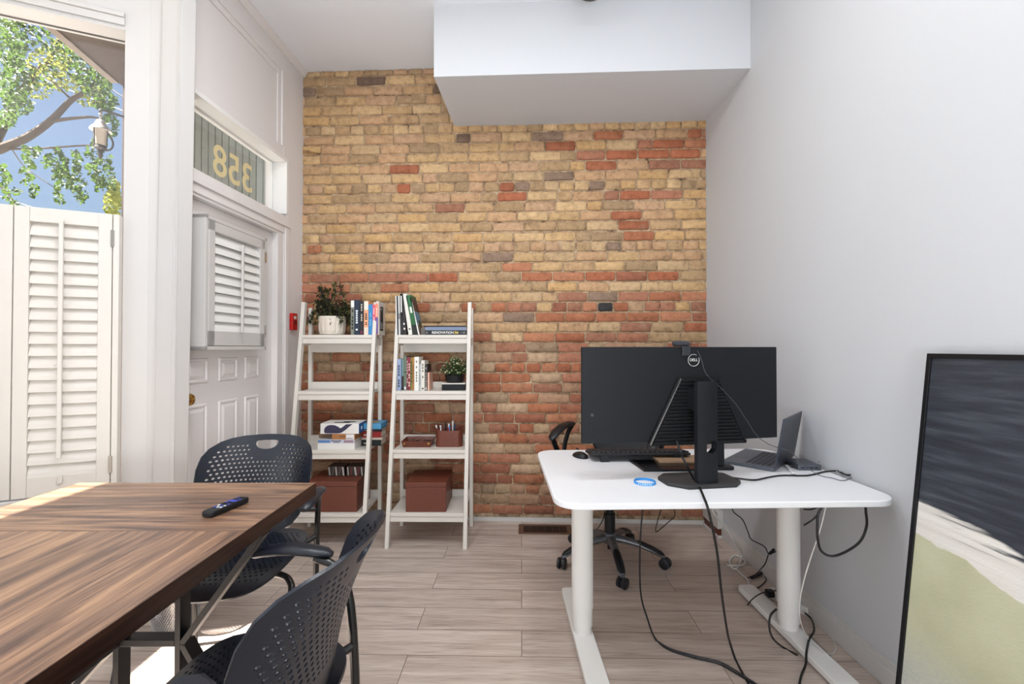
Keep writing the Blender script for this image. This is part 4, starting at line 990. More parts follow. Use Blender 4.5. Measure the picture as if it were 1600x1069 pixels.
for j, (rg, nm) in enumerate(pens):
    a0 = Vector((-.062 + j * .016, rnd.uniform(-.02, .02), .008)); lean = -.012 + .006 * j if j != 4 else .03
    L = .135 + rnd.uniform(-.01, .012)
    pe = empty('pen', ph.location + a0, label=['dark blue pen, leftmost in the leather pen holder', 'white pen second from left in the pen holder', 'black pen in the pen holder between white and red ones', 'red pen in the middle of the pen holder', 'light blue pen leaning right in the pen holder', 'white-capped pen rising tallest in the pen holder', 'teal pen, rightmost in the pen holder'][j], cat='pen', group='pens in the leather pen holder')
    if j == 5: L += .006
    top = Vector((-.02 + .01 * j if j < 4 else .0, rnd.uniform(-.008, .008), L - .022))
    bm = NB(); tube(bm, [(0, 0, 0), top], .0042, 8, 0); link('barrel', bm, cmat(rg), pe, smooth=True)
    bm = NB(); tube(bm, [top, top * (L / (L - .022))], .0050, 8, 0); link('cap', bm, cmat((226, 224, 226) if j in (0, 5, 3, 1) else rg), pe, smooth=True)
# ================================================================== CONFERENCE TABLE
TX0, TX1, TY1, TZ = -1.505, -.681, 1.592, .75
tb = empty('conference_table', (-1.093, .9, 0), label='walnut-topped conference table on black steel legs with braces', cat='table')
def L_(o, root): return child(o, root)
SEAM = 1.174; TH = .0435
bm = NB(); boxc(bm, (TX0 + .002, SEAM + .0006, TZ - TH + .001), (TX1 - .002, TY1 - .002, TZ)); child(link('end_board', bm, M_walx, None, bev=.0008), tb)
bm = NB(); boxc(bm, (TX0 + .002, -.25, TZ - TH + .001), (TX1 - .002, SEAM - .0006, TZ)); child(link('tabletop', bm, M_waly, None, bev=.0008), tb)
bm = NB(); boxc(bm, (TX1 - .002, -.25, TZ - TH), (TX1, TY1, TZ - .0005)); boxc(bm, (TX0, -.25, TZ - TH), (TX0 + .002, TY1, TZ - .0005)); boxc(bm, (TX0 + .002, TY1 - .002, TZ - TH), (TX1 - .002, TY1, TZ - .0005)); child(link('edge_band', bm, M_wald), tb)
for yy, full in ((1.276, True), (.12, True)):
    w, d = .016, .042
    for px_, nm in ((-.929, 'leg'), (-1.10, 'leg')):
        bm = NB(); boxc(bm, (px_ - w / 2, yy, 0), (px_ + w / 2, yy + d, TZ - TH)); child(link(nm, bm, M_tleg, None, bev=.001), tb)
    bm = NB(); boxc(bm, (-1.34, yy + .001, .388), (-.938, yy + d - .001, .406)); child(link('crossbar', bm, M_tleg, None, bev=.001), tb)
    for s, x0 in ((1, -.919), (-1, -1.11)):
        xe = -.70 if s > 0 else -1.46
        for z in (TZ - TH - .008, .010):
            bm = NB(); bar(bm, (x0, yy + d / 2, .395), (xe, yy + d / 2, z), w, d, up=(0, 1, 0)); child(link('brace', bm, M_tleg, None, bev=.001), tb)
    bm = NB(); boxc(bm, (-1.47, yy, TZ - TH - .004), (-.69, yy + d, TZ - TH)); child(link('top_plate', bm, M_tleg, None), tb)
bm = NB(); boxc(bm, (-1.12, .16, .388), (-1.09, 1.276, .404)); child(link('stretcher', bm, M_tleg, None, bev=.001), tb)
# remote
a = ath(326, 808, TZ); b = ath(379, 786, TZ); c = (a + b) / 2; dv = (b - a)
rm = empty('remote_control', (c.x, c.y, TZ), math.atan2(dv.y, dv.x) - math.pi / 2, label='slim black remote control with blue and white buttons on the walnut table', cat='remote')
bm = NB(); slab(bm, rrect(.038, .138, .012, 5), Matrix.Identity(4), .002, .017); link('remote_body', bm, M_blk, rm, bev=.004, seg=3)
bm = NB(); slab(bm, rrect(.030, .12, .008, 5), Matrix.Identity(4), .0005, .003); link('remote_base', bm, M_blk2, rm)
M_bb = mat('button_blue', (52, 66, 170), .35); M_bw = mat('button_white', (200, 204, 214), .4)
for r_ in range(7):
    for cc in range(3):
        if r_ == 2: continue
        bm = NB(); slab(bm, rrect(.0075, .0065, .002, 3, (cc - 1) * .0105, .052 - r_ * .0135), Matrix.Identity(4), .016, .0183); link('button', bm, M_bb if (r_ + cc) % 3 == 0 else (M_bw if r_ in (5, 6) else M_blk2), rm)
bm = NB(); slab(bm, rrect(.026, .016, .005, 4, 0, .024), Matrix.Identity(4), .016, .0186); link('navigation_pad', bm, M_bb, rm)

# ================================================================== PERFORATED CHAIRS
def hexhole(cx, cy, r, n=8, sx=1.0): return [(cx + r * sx * math.cos(2 * math.pi * k / n), cy + r * math.sin(2 * math.pi * k / n)) for k in range(n)]
half = [(0, .822), (.05, .821), (.10, .819), (.15, .813), (.188, .802), (.216, .783), (.232, .755), (.238, .71), (.236, .66), (.229, .61), (.214, .56), (.19, .515), (.155, .475), (.11, .448), (.055, .436)]
b_out = [(x, z) for x, z in half] + [(0, .434)] + [(-x, z) for x, z in half[:0:-1]]
def dd_hole(w, z0, z1):
    pts = [(-w, z1), (w, z1)]; 
    for k in range(0, 9): a = math.pi * k / 8; pts.append((w * math.cos(a) * 1.0, z1 - .006 - (z1 - z0 - .006) * math.sin(a)))
    return pts + []
slot = [(-.046, .798), (-.02, .800), (.02, .800), (.046, .798), (.051, .790), (.047, .779), (.035, .769), (.018, .764), (0, .7625), (-.018, .764), (-.035, .769), (-.047, .779), (-.051, .790)]
def inset_ok(p, poly, d):
    if not point_in(p, poly): return False
    n = len(poly)
    for i in range(n):
        a = Vector(poly[i]); b = Vector(poly[(i + 1) % n]); q = Vector(p); ab = b - a; t = max(0, min(1, (q - a).dot(ab) / max(1e-9, ab.length_squared)))
        if (a + ab * t - q).length < d: return False
    return True
bh = [slot]; pz, px_ = .0165, .0185
for r_ in range(16):
    z = .532 + r_ * pz
    for c_ in range(-14, 15):
        x = (c_ + (.5 if r_ % 2 else 0)) * px_
        if z > .742 and abs(x) < .072: continue
        if z > .722 and abs(x) < .05: continue
        if inset_ok((x, z), b_out, .026) and not (z < .56 and abs(x) > .19): bh.append(hexhole(x, z, .0042, 8, 1.25))
def back_fn(x, z):
    s = (z - .434) / .388
    y = -.200 - .03 * s - .10 * s * s
    return Vector((x * .94, y + x * x * 1.05 + 3.2 * max(0, abs(x) - .13) ** 2, z + .012))
s_out = []
for k in range(48):
    a = 2 * math.pi * k / 48; c_, s_ = math.cos(a), math.sin(a); e = 2 / 3.4
    s_out.append((.238 * math.copysign(abs(c_) ** e, c_), .005 + .225 * math.copysign(abs(s_) ** e, s_)))
shh = []
for r_ in range(22):
    y = -.17 + r_ * .0165
    for c_ in range(-11, 12):
        x = (c_ + (.5 if r_ % 2 else 0)) * .0185
        if inset_ok((x, y), s_out, .03): shh.append(hexhole(x, y, .0044, 8))
def seat_fn(x, y):
    z = .440 + .30 * x * x
    if y > .10: z -= 2.6 * (y - .10) ** 2
    if y < -.12: z += 1.0 * (y + .12) ** 2
    return Vector((x, y, z))
def make_chair():
    rt = empty('perforated_chair', (0, 0, 0))
    perforated('backrest', b_out, bh, back_fn, .007, M_chair, rt)
    perforated('seat', s_out, shh, seat_fn, .008, M_chair, rt)
    for s in (-1, 1):
        bm = NB(); tube(bm, [(s * .236, -.205, 0.008), (s * .240, -.195, .22), (s * .246, -.185, .42), (s * .256, -.165, .56), (s * .272, -.12, .622), (s * .284, -.06, .640)], .0115, 12, 8); link('leg', bm, M_frameb, rt, smooth=True)
        bm = NB(); tube(bm, [(s * .10, .06, .405), (s * .20, .09, .405), (s * .245, .12, .39), (s * .258, .15, .34), (s * .268, .20, .12), (s * .272, .22, .008)], .0115, 12, 8); link('leg', bm, M_frameb, rt, smooth=True)
        bm = NB(); tube(bm, [(s * .12, -.10, .415), (s * .20, -.14, .418), (s * .246, -.185, .43)], .011, 10, 6); link('seat_bracket', bm, M_frameb, rt, smooth=True)
        bm = NB(); tube(bm, [(s * .215, -.155, .55), (s * .255, -.167, .55)], .009, 10, 0); link('back_bracket', bm, M_frameb, rt, smooth=True)
        # arm pad: flattened, slightly drooping to the front
        bm = NB(); rings = []
        for t, (y, z, w, h) in enumerate(((-.105, .648, .012, .008), (-.09, .652, .022, .013), (-.05, .657, .028, .015), (.0, .660, .030, .015), (.04, .659, .031, .015), (.08, .653, .030, .014), (.105, .646, .024, .012), (.118, .640, .012, .007))):
            rings.append([bm.verts.new((s * .288 + w * math.cos(a), y, z + h * math.sin(a) * (1 if math.sin(a) > 0 else .8))) for a in [2 * math.pi * k / 14 for k in range(14)]])
        for p, q in zip(rings, rings[1:]):
            for k in range(14): bm.faces.new((p[k], p[(k + 1) % 14], q[(k + 1) % 14], q[k]))
        bm.faces.new(rings[0][::-1]); bm.faces.new(rings[-1]); link('armrest', bm, M_chair, rt, smooth=True)
    bm = NB(); tube(bm, [(-.10, .06, .405), (.10, .06, .405)], .011, 10, 0); tube(bm, [(-.12, -.10, .415), (.12, -.10, .415)], .011, 10, 0); bar(bm, (-.05, .06, .408), (-.05, -.10, .416), .02, .01); bar(bm, (.05, .06, .408), (.05, -.10, .416), .02, .01); link('seat_frame', bm, M_frameb, rt)
    return rt
CG = 'black perforated armchairs round the walnut table'
ch1 = make_chair(); ch1['group'] = CG; ch1['category'] = 'chair'
for o, (x, y, rz, lab) in ((copy_tree(ch1), (-.617, .985, 87, 'black perforated armchair in the foreground with its back to the desk')), (copy_tree(ch1), (-.623, .352, 100, 'black perforated armchair, only the tip of its backrest showing at the bottom edge')), (ch1, (-1.040, 1.71, 187, 'black perforated armchair at the far end of the table, facing the camera'))):
    o.location = (x, y, 0); o.rotation_euler = (0, 0, R(rz)); o['label'] = lab
# ---- wire waste basket under the table
wbk = empty('waste_basket', (-1.462, 2.00, 0), label='small silver mesh waste basket with clear liner on the floor near the door wall post', cat='basket')
def mesh_cyl(bm, r0, r1, z0, z1, n, m, t):
    for k in range(n):
        for sgn in (1, -1):
            a0 = 2 * math.pi * k / n; a1 = a0 + sgn * 2 * math.pi * m / n; P = []
            for j in range(7):
                f = j / 6; a = a0 + (a1 - a0) * f; r_ = r0 + (r1 - r0) * f; P.append((r_ * math.cos(a), r_ * math.sin(a), z0 + (z1 - z0) * f))
            tube(bm, P, t, 4, 0)
bm = NB(); mesh_cyl(bm, .082, .108, .02, .27, 60, 14, .0011); link('mesh_wall', bm, mat('silver_wire', (170, 170, 172), .35, metal=.9), wbk)
bm = NB(); lathe(bm, [(.083, 0), (.085, .022), (.080, .022)], seg=36); lathe(bm, [(.107, .262), (.112, .27), (.112, .276), (.104, .276)], seg=36, capb=False, capt=False); link('rim_and_base', bm, mat('silver_plate', (160, 160, 162), .4, metal=.9), wbk, smooth=True)
bm = NB(); lathe(bm, [(.074, .024), (.100, .262), (.116, .279), (.117, .24)], seg=30, capt=False); link('liner', bm, make_glass('bin_liner', (235, 236, 238), .25), wbk, smooth=True)

# ================================================================== DESK
DZ = .70; DR = R(1.7)
dk = empty('standing_desk', (.147, 1.520, 0), DR, label='white height-adjustable desk with rounded corners and round column legs', cat='desk')
bm = NB(); M = Matrix.Identity(4); slab(bm, rrect(1.19, .80, .085, 8, .595, .40), M, DZ - .022, DZ); link('desktop', bm, M_desk, dk, bev=.004, seg=3)
for x in (.160, 1.040):
    bm = NB(); lathe(bm, [(.0445, .135), (.0445, DZ - .0225)], (x, .40, 0), 32); lg = link('leg', bm, M_legw, dk, smooth=True)
    bm = NB(); lathe(bm, [(.0415, .062), (.0415, .140)], (x, .40, 0), 32); link('leg_section', bm, M_legw, lg, smooth=True)
    bm = NB(); lathe(bm, [(.0375, .030), (.0375, .066)], (x, .40, 0), 32); link('lower_section', bm, M_legw, lg, smooth=True)
    bm = NB(); slab(bm, rrect(.084, .70, .020, 5, x, .395), Matrix.Identity(4), .010, .036); link('foot_bar', bm, M_legw, dk, bev=.004)
    for yy in (.075, .715):
        bm = NB(); lathe(bm, [(.016, 0), (.016, .0105)], (x, yy, 0), 16); link('levelling_foot', bm, M_blk, dk)
bm = NB(); boxc(bm, (.16, .36, DZ - .06), (1.04, .44, DZ - .024)); link('cross_beam', bm, M_legw, dk)
def D(x, y, dz=0.0): return ath(x, y, DZ + dz)
# ---- monitor
MC = Vector((.686, 1.812, 0)); MR = math.atan2(.123, .826)
mo = empty('monitor', (MC.x, MC.y, DZ), MR, label='large black curved monitor on a column stand, seen from behind', cat='monitor')
def ml(px, py, Yd=1.79):
    """pixel -> monitor-local x, z on the back of the panel"""
    X = (px - 800) / F; cs, sn = math.cos(MR), math.sin(MR)
    # ray X = a*Y ; plane through MC along (cs, sn)
    t = (MC.x - X * MC.y) / (X * sn - cs); Y = MC.y + t * sn
    return t, CH - (py - 543) * Y / F - DZ
def curve_y(x): return .10 * x * x
Wm = .836; z0m, z1m = .148, .522
bm = NB(); N_ = 24; rows = []
outl = lambda x: (0.0)
for i in range(N_ + 1):
    x = -Wm / 2 + Wm * i / N_; y = curve_y(x); rows.append([bm.verts.new((x, y, z0m)), bm.verts.new((x, y, z1m)), bm.verts.new((x, y + .014, z1m)), bm.verts.new((x, y + .014, z0m))])
for a, b in zip(rows, rows[1:]):
    for k in range(4): bm.faces.new((a[k], b[k], b[(k + 1) % 4], a[(k + 1) % 4]))
bm.faces.new(rows[0]); bm.faces.new(rows[-1][::-1]); link('panel', bm, M_blk2, mo, bev=.003)
bm = NB(); rows = []
for i in range(N_ + 1):
    x = -Wm / 2 * .985 + Wm * .985 * i / N_; y = curve_y(x) + .0145; rows.append([bm.verts.new((x, y, z0m + .012)), bm.verts.new((x, y, z1m - .008)), bm.verts.new((x, y + .0015, z1m - .008)), bm.verts.new((x, y + .0015, z0m + .012))])
for a, b in zip(rows, rows[1:]):
    for k in range(4): bm.faces.new((a[k], b[k], b[(k + 1) % 4], a[(k + 1) % 4]))
bm.faces.new(rows[0]); bm.faces.new(rows[-1][::-1]); link('screen', bm, mat('screen_glass', (10, 11, 14), .15), mo)
tp = [ml(1010, 696), ml(1058, 590), ml(1062, 586), ml(1117, 586), ml(1122, 590), ml(1163, 691)]
Mv = frame_mat((0, 0, 0), (1, 0, 0), (0, 0, 1))
bm = NB(); slab(bm, tp, Mv, -.002, .012); link('vent_housing', bm, mat('vent_black', (13, 14, 16), .5, spec=.3), mo, bev=.002)
def edgex(pa, pb, z): t = (z - pa[1]) / (pb[1] - pa[1]); return pa[0] + (pb[0] - pa[0]) * t
bm = NB(); zz = tp[0][1] + .012
while zz < tp[2][1] - .012:
    xl = edgex(tp[0], tp[1], zz) + .014; xr = edgex(tp[5], tp[4], zz) - .014; box(bm, ((xl + xr) / 2, -.016, zz), (xr - xl, .010, .0065)); zz += .0135
link('vent_ribs', bm, mat('rib_black', (20, 21, 24), .45, spec=.3), mo)
bm = NB(); bar(bm, (tp[0][0] + .008, -.0145, tp[0][1] + .004), (tp[1][0] + .008, -.0145, tp[1][1] - .004), .0022, .005); link('edge_highlight', bm, mat('highlight_silver', (160, 160, 158), .3, metal=.8), mo)  # bright bar drawn as the highlight along the housing's left edge
bm = NB(); bar(bm, (tp[5][0] - .006, -.015, tp[5][1] + .006), (tp[4][0] - .006, -.015, tp[4][1] - .004), .004, .008); link('housing_rim', bm, M_blk2, mo)
lx, lz = ml(1083.5, 563)
bm = NB(); tube(bm, [(lx + .0235 * math.cos(R(a)), -.0012, lz + .0235 * math.sin(R(a))) for a in range(60, 395, 12)], .0016, 8, 0, flat=.6); 
link('logo_ring', bm, mat('logo_silver', (214, 214, 210), .35), mo)
text_mesh('logo_letters', 'DELL', .0155, frame_mat((lx, -.0012, lz + .001), (1, 0, 0), (0, 0, 1)), MATS['logo_silver'], mo, depth=.0006, bold=.0001)
for k_, py in enumerate((649.5, 659.5, 667, 674.5, 682)):
    x, z = ml(927, py); bm = NB(); y = curve_y(x); lathe(bm, [(.0065, 0), (.0065, .0018), (.004, .0022)], (x, y, z), 18, Matrix.Rotation(math.pi / 2, 3, 'X')); link('button', bm, M_blk if k_ else mat('button_grey', (60, 62, 66), .3), mo)
# stand: octagonal foot and column with a cable hole
Rm = Matrix.Rotation(-MR, 3, 'Z')
def tol(p): q = Rm @ (Vector(p) - Vector((MC.x, MC.y, DZ))); return q
bc = tol((.722, 1.768, DZ))
oc = [(-.145, -.03), (-.09, -.085), (.10, -.085), (.145, -.045), (.145, .06), (.10, .095), (-.10, .095), (-.145, .05)]
bm = NB(); slab(bm, [(x + bc.x, y + bc.y) for x, y in oc], Matrix.Identity(4), .0, .014); link('stand_foot', bm, mat('foot_charcoal', (44, 43, 44), .7, bump=.2, bscale=400), mo, bev=.003)
cc = tol((.727, 1.715, DZ)); zt = 1.078 - DZ
col_o = [(-.038, 0), (.038, 0), (.0385, zt - .006), (.034, zt), (-.034, zt), (-.0385, zt - .006)]
hx, hz = .014, 1.22 - (703.5 - 543) * 1.715 / 713 - DZ
hexh = [(hx + a, hz + b) for a, b in ((-.019, -.018), (.004, -.024), (.021, -.010), (.021, .014), (.010, .024), (-.006, .022), (-.019, .008))]
def colfn(x, z): return Vector((cc.x + x, cc.y + 2.2 * x * x, z + .0142))
o = perforated('stand_column', col_o, [hexh], colfn, .030, M_blk2, mo)
bm = NB(); boxc(bm, (cc.x - .03, cc.y + .02, .28), (cc.x + .03, -.002, .36)); link('mount_arm', bm, M_blk, mo, bev=.003)
# ---- webcam on the monitor
wx, wz = ml(1068, 541)
wc = empty('webcam', mo.location + Matrix.Rotation(MR, 3, 'Z') @ Vector((wx + .004, 0, z1m)), MR, label='small dark webcam clipped over the top edge of the monitor', cat='webcam')
bm = NB(); boxc(bm, (-.012, -.0075, -.034), (.022, -.0015, .004)); link('clip', bm, mat('webcam_dark', (44, 46, 52), .35), wc, bev=.0015)
bm = NB(); Mw = Matrix.Rotation(R(90), 3, 'Y') @ Matrix.Rotation(0, 3, 'Z'); lathe(bm, [(.004, -.048), (.0105, -.045), (.0115, -.03), (.0115, .014), (.008, .02)], (0, .004, .013), 20, Mw); link('camera_body', bm, MATS['webcam_dark'], wc, smooth=True)
bm = NB(); boxc(bm, (-.03, -.012, .0075), (.024, .018, .0145)); link('bracket', bm, MATS['webcam_dark'], wc, bev=.002)
# ---- keyboard, mouse, tablet
kb = empty('keyboard', (.585, 2.075, DZ), R(1.0), label='long black keyboard raised on feet behind the monitor', cat='keyboard')
M_kb = mat('keyboard_black', (18, 18, 22), .55, bump=.5, bscale=400)
tilt = -R(7)
bm = NB(); box(bm, (0, .075, .026), (.455, .15, .012), Matrix.Rotation(tilt, 3, 'X')); link('keyboard_body', bm, M_kb, kb, bev=.003)
bm = NB()
for r_ in range(6):
    for c_ in range(20):
        q = Matrix.Rotation(tilt, 3, 'X') @ Vector((-.2125 + c_ * .0224, -.058 + r_ * .0225, .0095)); box(bm, q + Vector((0, .075, .026)), (.018, .018, .007), Matrix.Rotation(tilt, 3, 'X'))
link('keys', bm, mat('key_black', (30, 30, 36), .5), kb, bev=.001)
for x in (-.165, .165):
    bm = NB(); boxc(bm, (x - .018, .0, 0), (x + .018, .012, .030)); link('foot', bm, M_blk, kb, bev=.001)
bm = NB(); boxc(bm, (-.2, .13, 0), (.2, .145, .012)); link('front_strip', bm, M_blk, kb)
ms = D(907.5, 715.5); 
bm = NB(); bmesh.ops.create_uvsphere(bm, u_segments=20, v_segments=14, radius=1)
for v in bm.verts: v.co = Vector((v.co.x * .031, v.co.y * .054, max(0, v.co.z) * .024 * (1 - .25 * v.co.y)))
m_ = link('computer_mouse', bm, M_blk, smooth=True); m_.location = (ms.x, ms.y + .02, DZ + .001); m_.rotation_euler = (0, 0, R(20)); tag(m_, 'small black computer mouse at the back left of the white desk', 'mouse')
bm = NB(); box(bm, (0, .026, .031), (.006, .02, .006)); wh = link('scroll_wheel', bm, M_blk2, m_)
pts = [D(983, 721.5), D(1006, 737.5), D(1098, 737), D(1098, 721)]
bm = NB(); quadslab(bm, [Vector((p.x, p.y, DZ + .0005)) for p in pts], (0, 0, 1), .009); tg = tag(link('tablet', bm, M_blk, bev=.002), 'thin black tablet lying on the desk below the keyboard', 'tablet')
q = [Vector((p.x, p.y, 0)) for p in pts]; ctr = sum(q, Vector()) / 4
bm = NB(); quadslab(bm, [Vector((ctr.x + (p.x - ctr.x) * .93, ctr.y + (p.y - ctr.y) * .9, DZ + .0095)) for p in q], (0, 0, 1), .0006); link('tablet_screen', bm, MATS['screen_glass'], tg)
nb_ = [D(1020, 719), D(1030, 728), D(1098, 728), D(1098, 717)]
bm = NB(); quadslab(bm, [Vector((p.x, p.y, DZ + .0105)) for p in nb_], (0, 0, 1), .009); o = tag(link('notebook', bm, mat('kraft_cover', (150, 122, 96), .7), bev=.001), 'tan notebook stacked on the black tablet beside the stand column', 'notebook')
# ---- second stand right of the column, phone holder
pp = D(1130, 733)
hs = empty('phone_stand', (pp.x, pp.y + .01, DZ), label='black phone stand with rounded base right of the monitor column', cat='stand')
bm = NB(); slab(bm, rrect(.085, .07, .02, 6), Matrix.Identity(4), 0, .014); link('stand_base', bm, M_blk, hs, bev=.004)
bm = NB(); box(bm, (-.006, .012, .072), (.040, .010, .125), Matrix.Rotation(R(-8), 3, 'X') @ Matrix.Rotation(R(3), 3, 'Y')); link('upright', bm, M_blk2, hs, bev=.003)
# ---- wristband
w_ = D(1007.5, 755); wbd = empty('wristband', (w_.x, w_.y, DZ), label='blue silicone wristband with white print lying on the desk', cat='wristband')
bm = NB(); n = 44; A = []
for k in range(n):
    a = 2 * math.pi * k / n; A.append([bm.verts.new((r_ * math.cos(a), r_ * math.sin(a) * .98, z)) for r_, z in ((.0405, 0.0005), (.0412, .005), (.0405, .0095), (.0393, .0095), (.0393, .0005))])
for k in range(n):
    p, q = A[k], A[(k + 1) % n]
    for j in range(5): bm.faces.new((p[j], p[(j + 1) % 5], q[(j + 1) % 5], q[j]))
link('band', bm, mat('band_blue', (38, 140, 214), .4), wbd, smooth=True)
for k in range(7):
    a = R(222 + k * 11); bm = NB(); c_ = Vector((.0412 * math.cos(a), (.0412 * .98) * math.sin(a), .005)); box(bm, c_, (.0036, .0012, .0035 if k % 3 else .0045), Matrix.Rotation(a + math.pi / 2, 3, 'Z')); link('print', bm, mat('print_white', (224, 232, 238), .5), wbd)
# ---- laptop
A_ = Vector((.944, 2.054, 0)); B_ = Vector((1.168, 2.290, 0)); C_ = Vector((1.092, 1.909, 0)); D_ = C_ + (B_ - A_)
lpz = DZ + .001
lt_ = empty('laptop', (1.13, 2.09, DZ), label='open grey laptop at the right end of the desk beside the white wall', cat='laptop')
M_lap = mat('laptop_grey', (96, 102, 112), .35, metal=.6)
bm = NB(); quadslab(bm, [p + Vector((0, 0, lpz)) for p in (A_, B_, D_, C_)], (0, 0, 1), .014); child(link('laptop_base', bm, M_lap, None, bev=.002), lt_)
ex = (B_ - A_).normalized(); ey = (C_ - A_).normalized(); Lx = (B_ - A_).length; Ly = (C_ - A_).length
bm = NB()
for r_ in range(5):
    for c_ in range(13):
        p = A_ + ex * (.03 + c_ * (Lx - .06) / 12.6) + ey * (Ly * .46 + r_ * .0205) + Vector((0, 0, lpz + .0145)); mm = Matrix((ex, ey, Vector((0, 0, 1)))).transposed(); box(bm, p + ex * .008, (.017, .015, .0015), mm)
child(link('keys', bm, mat('key_dark', (34, 38, 46), .5), None), lt_)
p0 = A_ + ex * (Lx * .5) + ey * (Ly * .22) + Vector((0, 0, lpz + .0143)); bm = NB(); box(bm, p0, (.10, .062, .0008), Matrix((ex, ey, Vector((0, 0, 1)))).transposed()); child(link('touchpad', bm, mat('touchpad_grey', (78, 84, 94), .3, metal=.4), None), lt_)
up = (Vector((0, 0, 1)) * .212 + ey * .035)
bm = NB(); hz_ = Vector((0, 0, lpz + .012)); quadslab(bm, [C_ + hz_, D_ + hz_, D_ + hz_ + up, C_ + hz_ + up], -up.cross(ex), .006); lid = child(link('laptop_lid', bm, mat('lid_grey', (66, 70, 80), .35, metal=.5), None, bev=.001), lt_)
bm = NB(); i_ = -(up.normalized().cross(ex)) * -.0008
qs = [C_ + hz_ + ex * .008 + up * .05, D_ + hz_ - ex * .008 + up * .05, D_ + hz_ - ex * .008 + up * .96, C_ + hz_ + ex * .008 + up * .96]
ins = up.cross(ex).normalized(); quadslab(bm, [q_ + ins * .0004 for q_ in qs], ins, .0006); child(link('laptop_screen', bm, MATS['screen_glass'], None), lt_)
# ---- hub
hb = D(1263, 736); hub = empty('docking_hub', (hb.x + .014, hb.y + .065, DZ), R(-3), label='grey metal docking hub on the desk right of the laptop', cat='hub')
bm = NB(); boxc(bm, (-.048, -.06, 0.001), (.048, .06, .023)); link('hub_body', bm, mat('hub_grey', (98, 102, 110), .35, metal=.6), hub, bev=.003)
for x in (-.03, -.012, .006, .026):
    bm = NB(); boxc(bm, (x - .005, -.0604, .009), (x + .005, -.0595, .014)); link('port', bm, M_blk, hub)
bm = NB(); dp = D(1229, 730); dq = D(1240, 742); bar(bm, dp + Vector((0, 0, .006)), dq + Vector((0, 0, .006)), .014, .008); o = tag(link('adapter', bm, mat('clear_white', (222, 222, 222), .3), bev=.002), 'small white plug adapter lying between the laptop and the grey hub', 'adapter')
bm = NB(); d3 = D(1222, 724); bar(bm, d3 + Vector((0, 0, .006)), dp + Vector((0, 0, .006)), .009, .006); link('metal_tip', bm, mat('copper_tip', (120, 60, 44), .35, metal=.5), o)
# ================================================================== CABLES
def cable(pts, r, m, label, cat='cable', group=None, name='power_cable', sm=8):
    bm = NB(); tube(bm, pts, r, 8, sm); o = link(name, bm, m, smooth=True); tag(o, label, cat, group); return o
def fl_(x, y, h=.004): return ath(x, y, h)
cable([at(1057, 689, 1.772), at(1063, 706, 1.75), at(1071, 724, 1.70), D(1081, 743, .016) - Vector((.012, .05, 0)), D(1093, 762, .006), D(1100, 778, .005), at(1104, 788, 1.505), at(1109, 806, 1.49), at(1120, 860, 1.52), at(1128, 930, 1.60), at(1136, 985, 1.72), at(1141, 1006, 1.775), fl_(1149, 1030, .005), fl_(1158, 1048), fl_(1172, 1074), fl_(1180, 1100)], .0042, M_cabb, 'thick black cable running from the monitor over the desk front down to the floor')
cable([at(1003, 770, 2.02), at(1004, 795, 2.02), at(1000, 850, 2.0), at(1001, 925, 1.98), at(1012, 968, 1.95), fl_(1024, 998), fl_(1045, 1015), fl_(1085, 1028), fl_(1122, 1037), fl_(1150, 1052), fl_(1180, 1071), fl_(1205, 1090)], .0036, M_cabb, 'black cable hanging under the desk and trailing across the floor, left of the monitor cable')
cable([fl_(1024, 1000, .011), fl_(1048, 1014, .011), fl_(1086, 1025, .011), fl_(1126, 1035, .011), fl_(1168, 1060, .011), fl_(1200, 1082, .011)], .003, mat('dark_grey_cable', (46, 46, 50), .5), 'thinner dark grey cable lying along the trailing black floor cable')
cable([at(945, 790, 2.5), at(944, 806, 2.6), at(938, 820, 2.7), fl_(928, 836), fl_(934, 850)], .003, M_cabb, 'thin black cable behind the left desk column near the chair base')
cable([at(1036, 788, 2.9), at(1028, 812, 2.9), fl_(1025, 831), at(1042, 818, 2.95), at(1054, 806, 3.0), at(1053, 792, 3.0)], .003, M_cabb, 'thin black cable looping down behind the desk near the brick wall')
thin = [at(1083, 540, 1.845), at(1090, 549, 1.82), at(1096, 562, 1.805), at(1101, 580, 1.80), at(1110, 592, 1.79), at(1126, 606, 1.79), at(1150, 632, 1.80), at(1166, 656, 1.81), at(1184, 682, 1.83), at(1205, 696, 1.84), at(1228, 703, 1.85), at(1243, 713, 1.86), D(1258, 729, .028), D(1281, 743, .003), D(1300, 747, .003), D(1318, 751, .003), D(1336, 743, .003)]
cable(thin, .0014, mat('grey_thin_cable', (64, 66, 72), .4), 'thin grey webcam cable drooping across the back of the monitor towards the hub')
cable([D(1118, 738, .004), D(1138, 745, .004), D(1160, 748.5, .004), D(1180, 750, .004), D(1200, 746, .004), D(1222, 743, .004), D(1262, 743, .004), D(1290, 737, .004), D(1318, 737, .004), D(1339, 747, .004)], .0034, M_cabb, 'black cable curving across the desk top in front of the hub')
cable([D(1284, 724, .012), D(1300, 728, .006), D(1310, 735, .004), D(1322, 742, .012), D(1337, 741, .008)], .0034, M_cabb, 'black cable from the right side of the hub to the desk edge')
cable([D(1280, 722, .016), D(1292, 722, .012), D(1303, 729, .010), D(1312, 738, .010), D(1326, 744, .014)], .0024, M_cabb, 'thin black cable arching over the thicker hub cable')
cable([D(1214, 728, .010), D(1226, 726, .010), D(1236, 728, .008), D(1246, 727, .012)], .0026, M_cabb, 'short black lead joining the laptop to the hub')
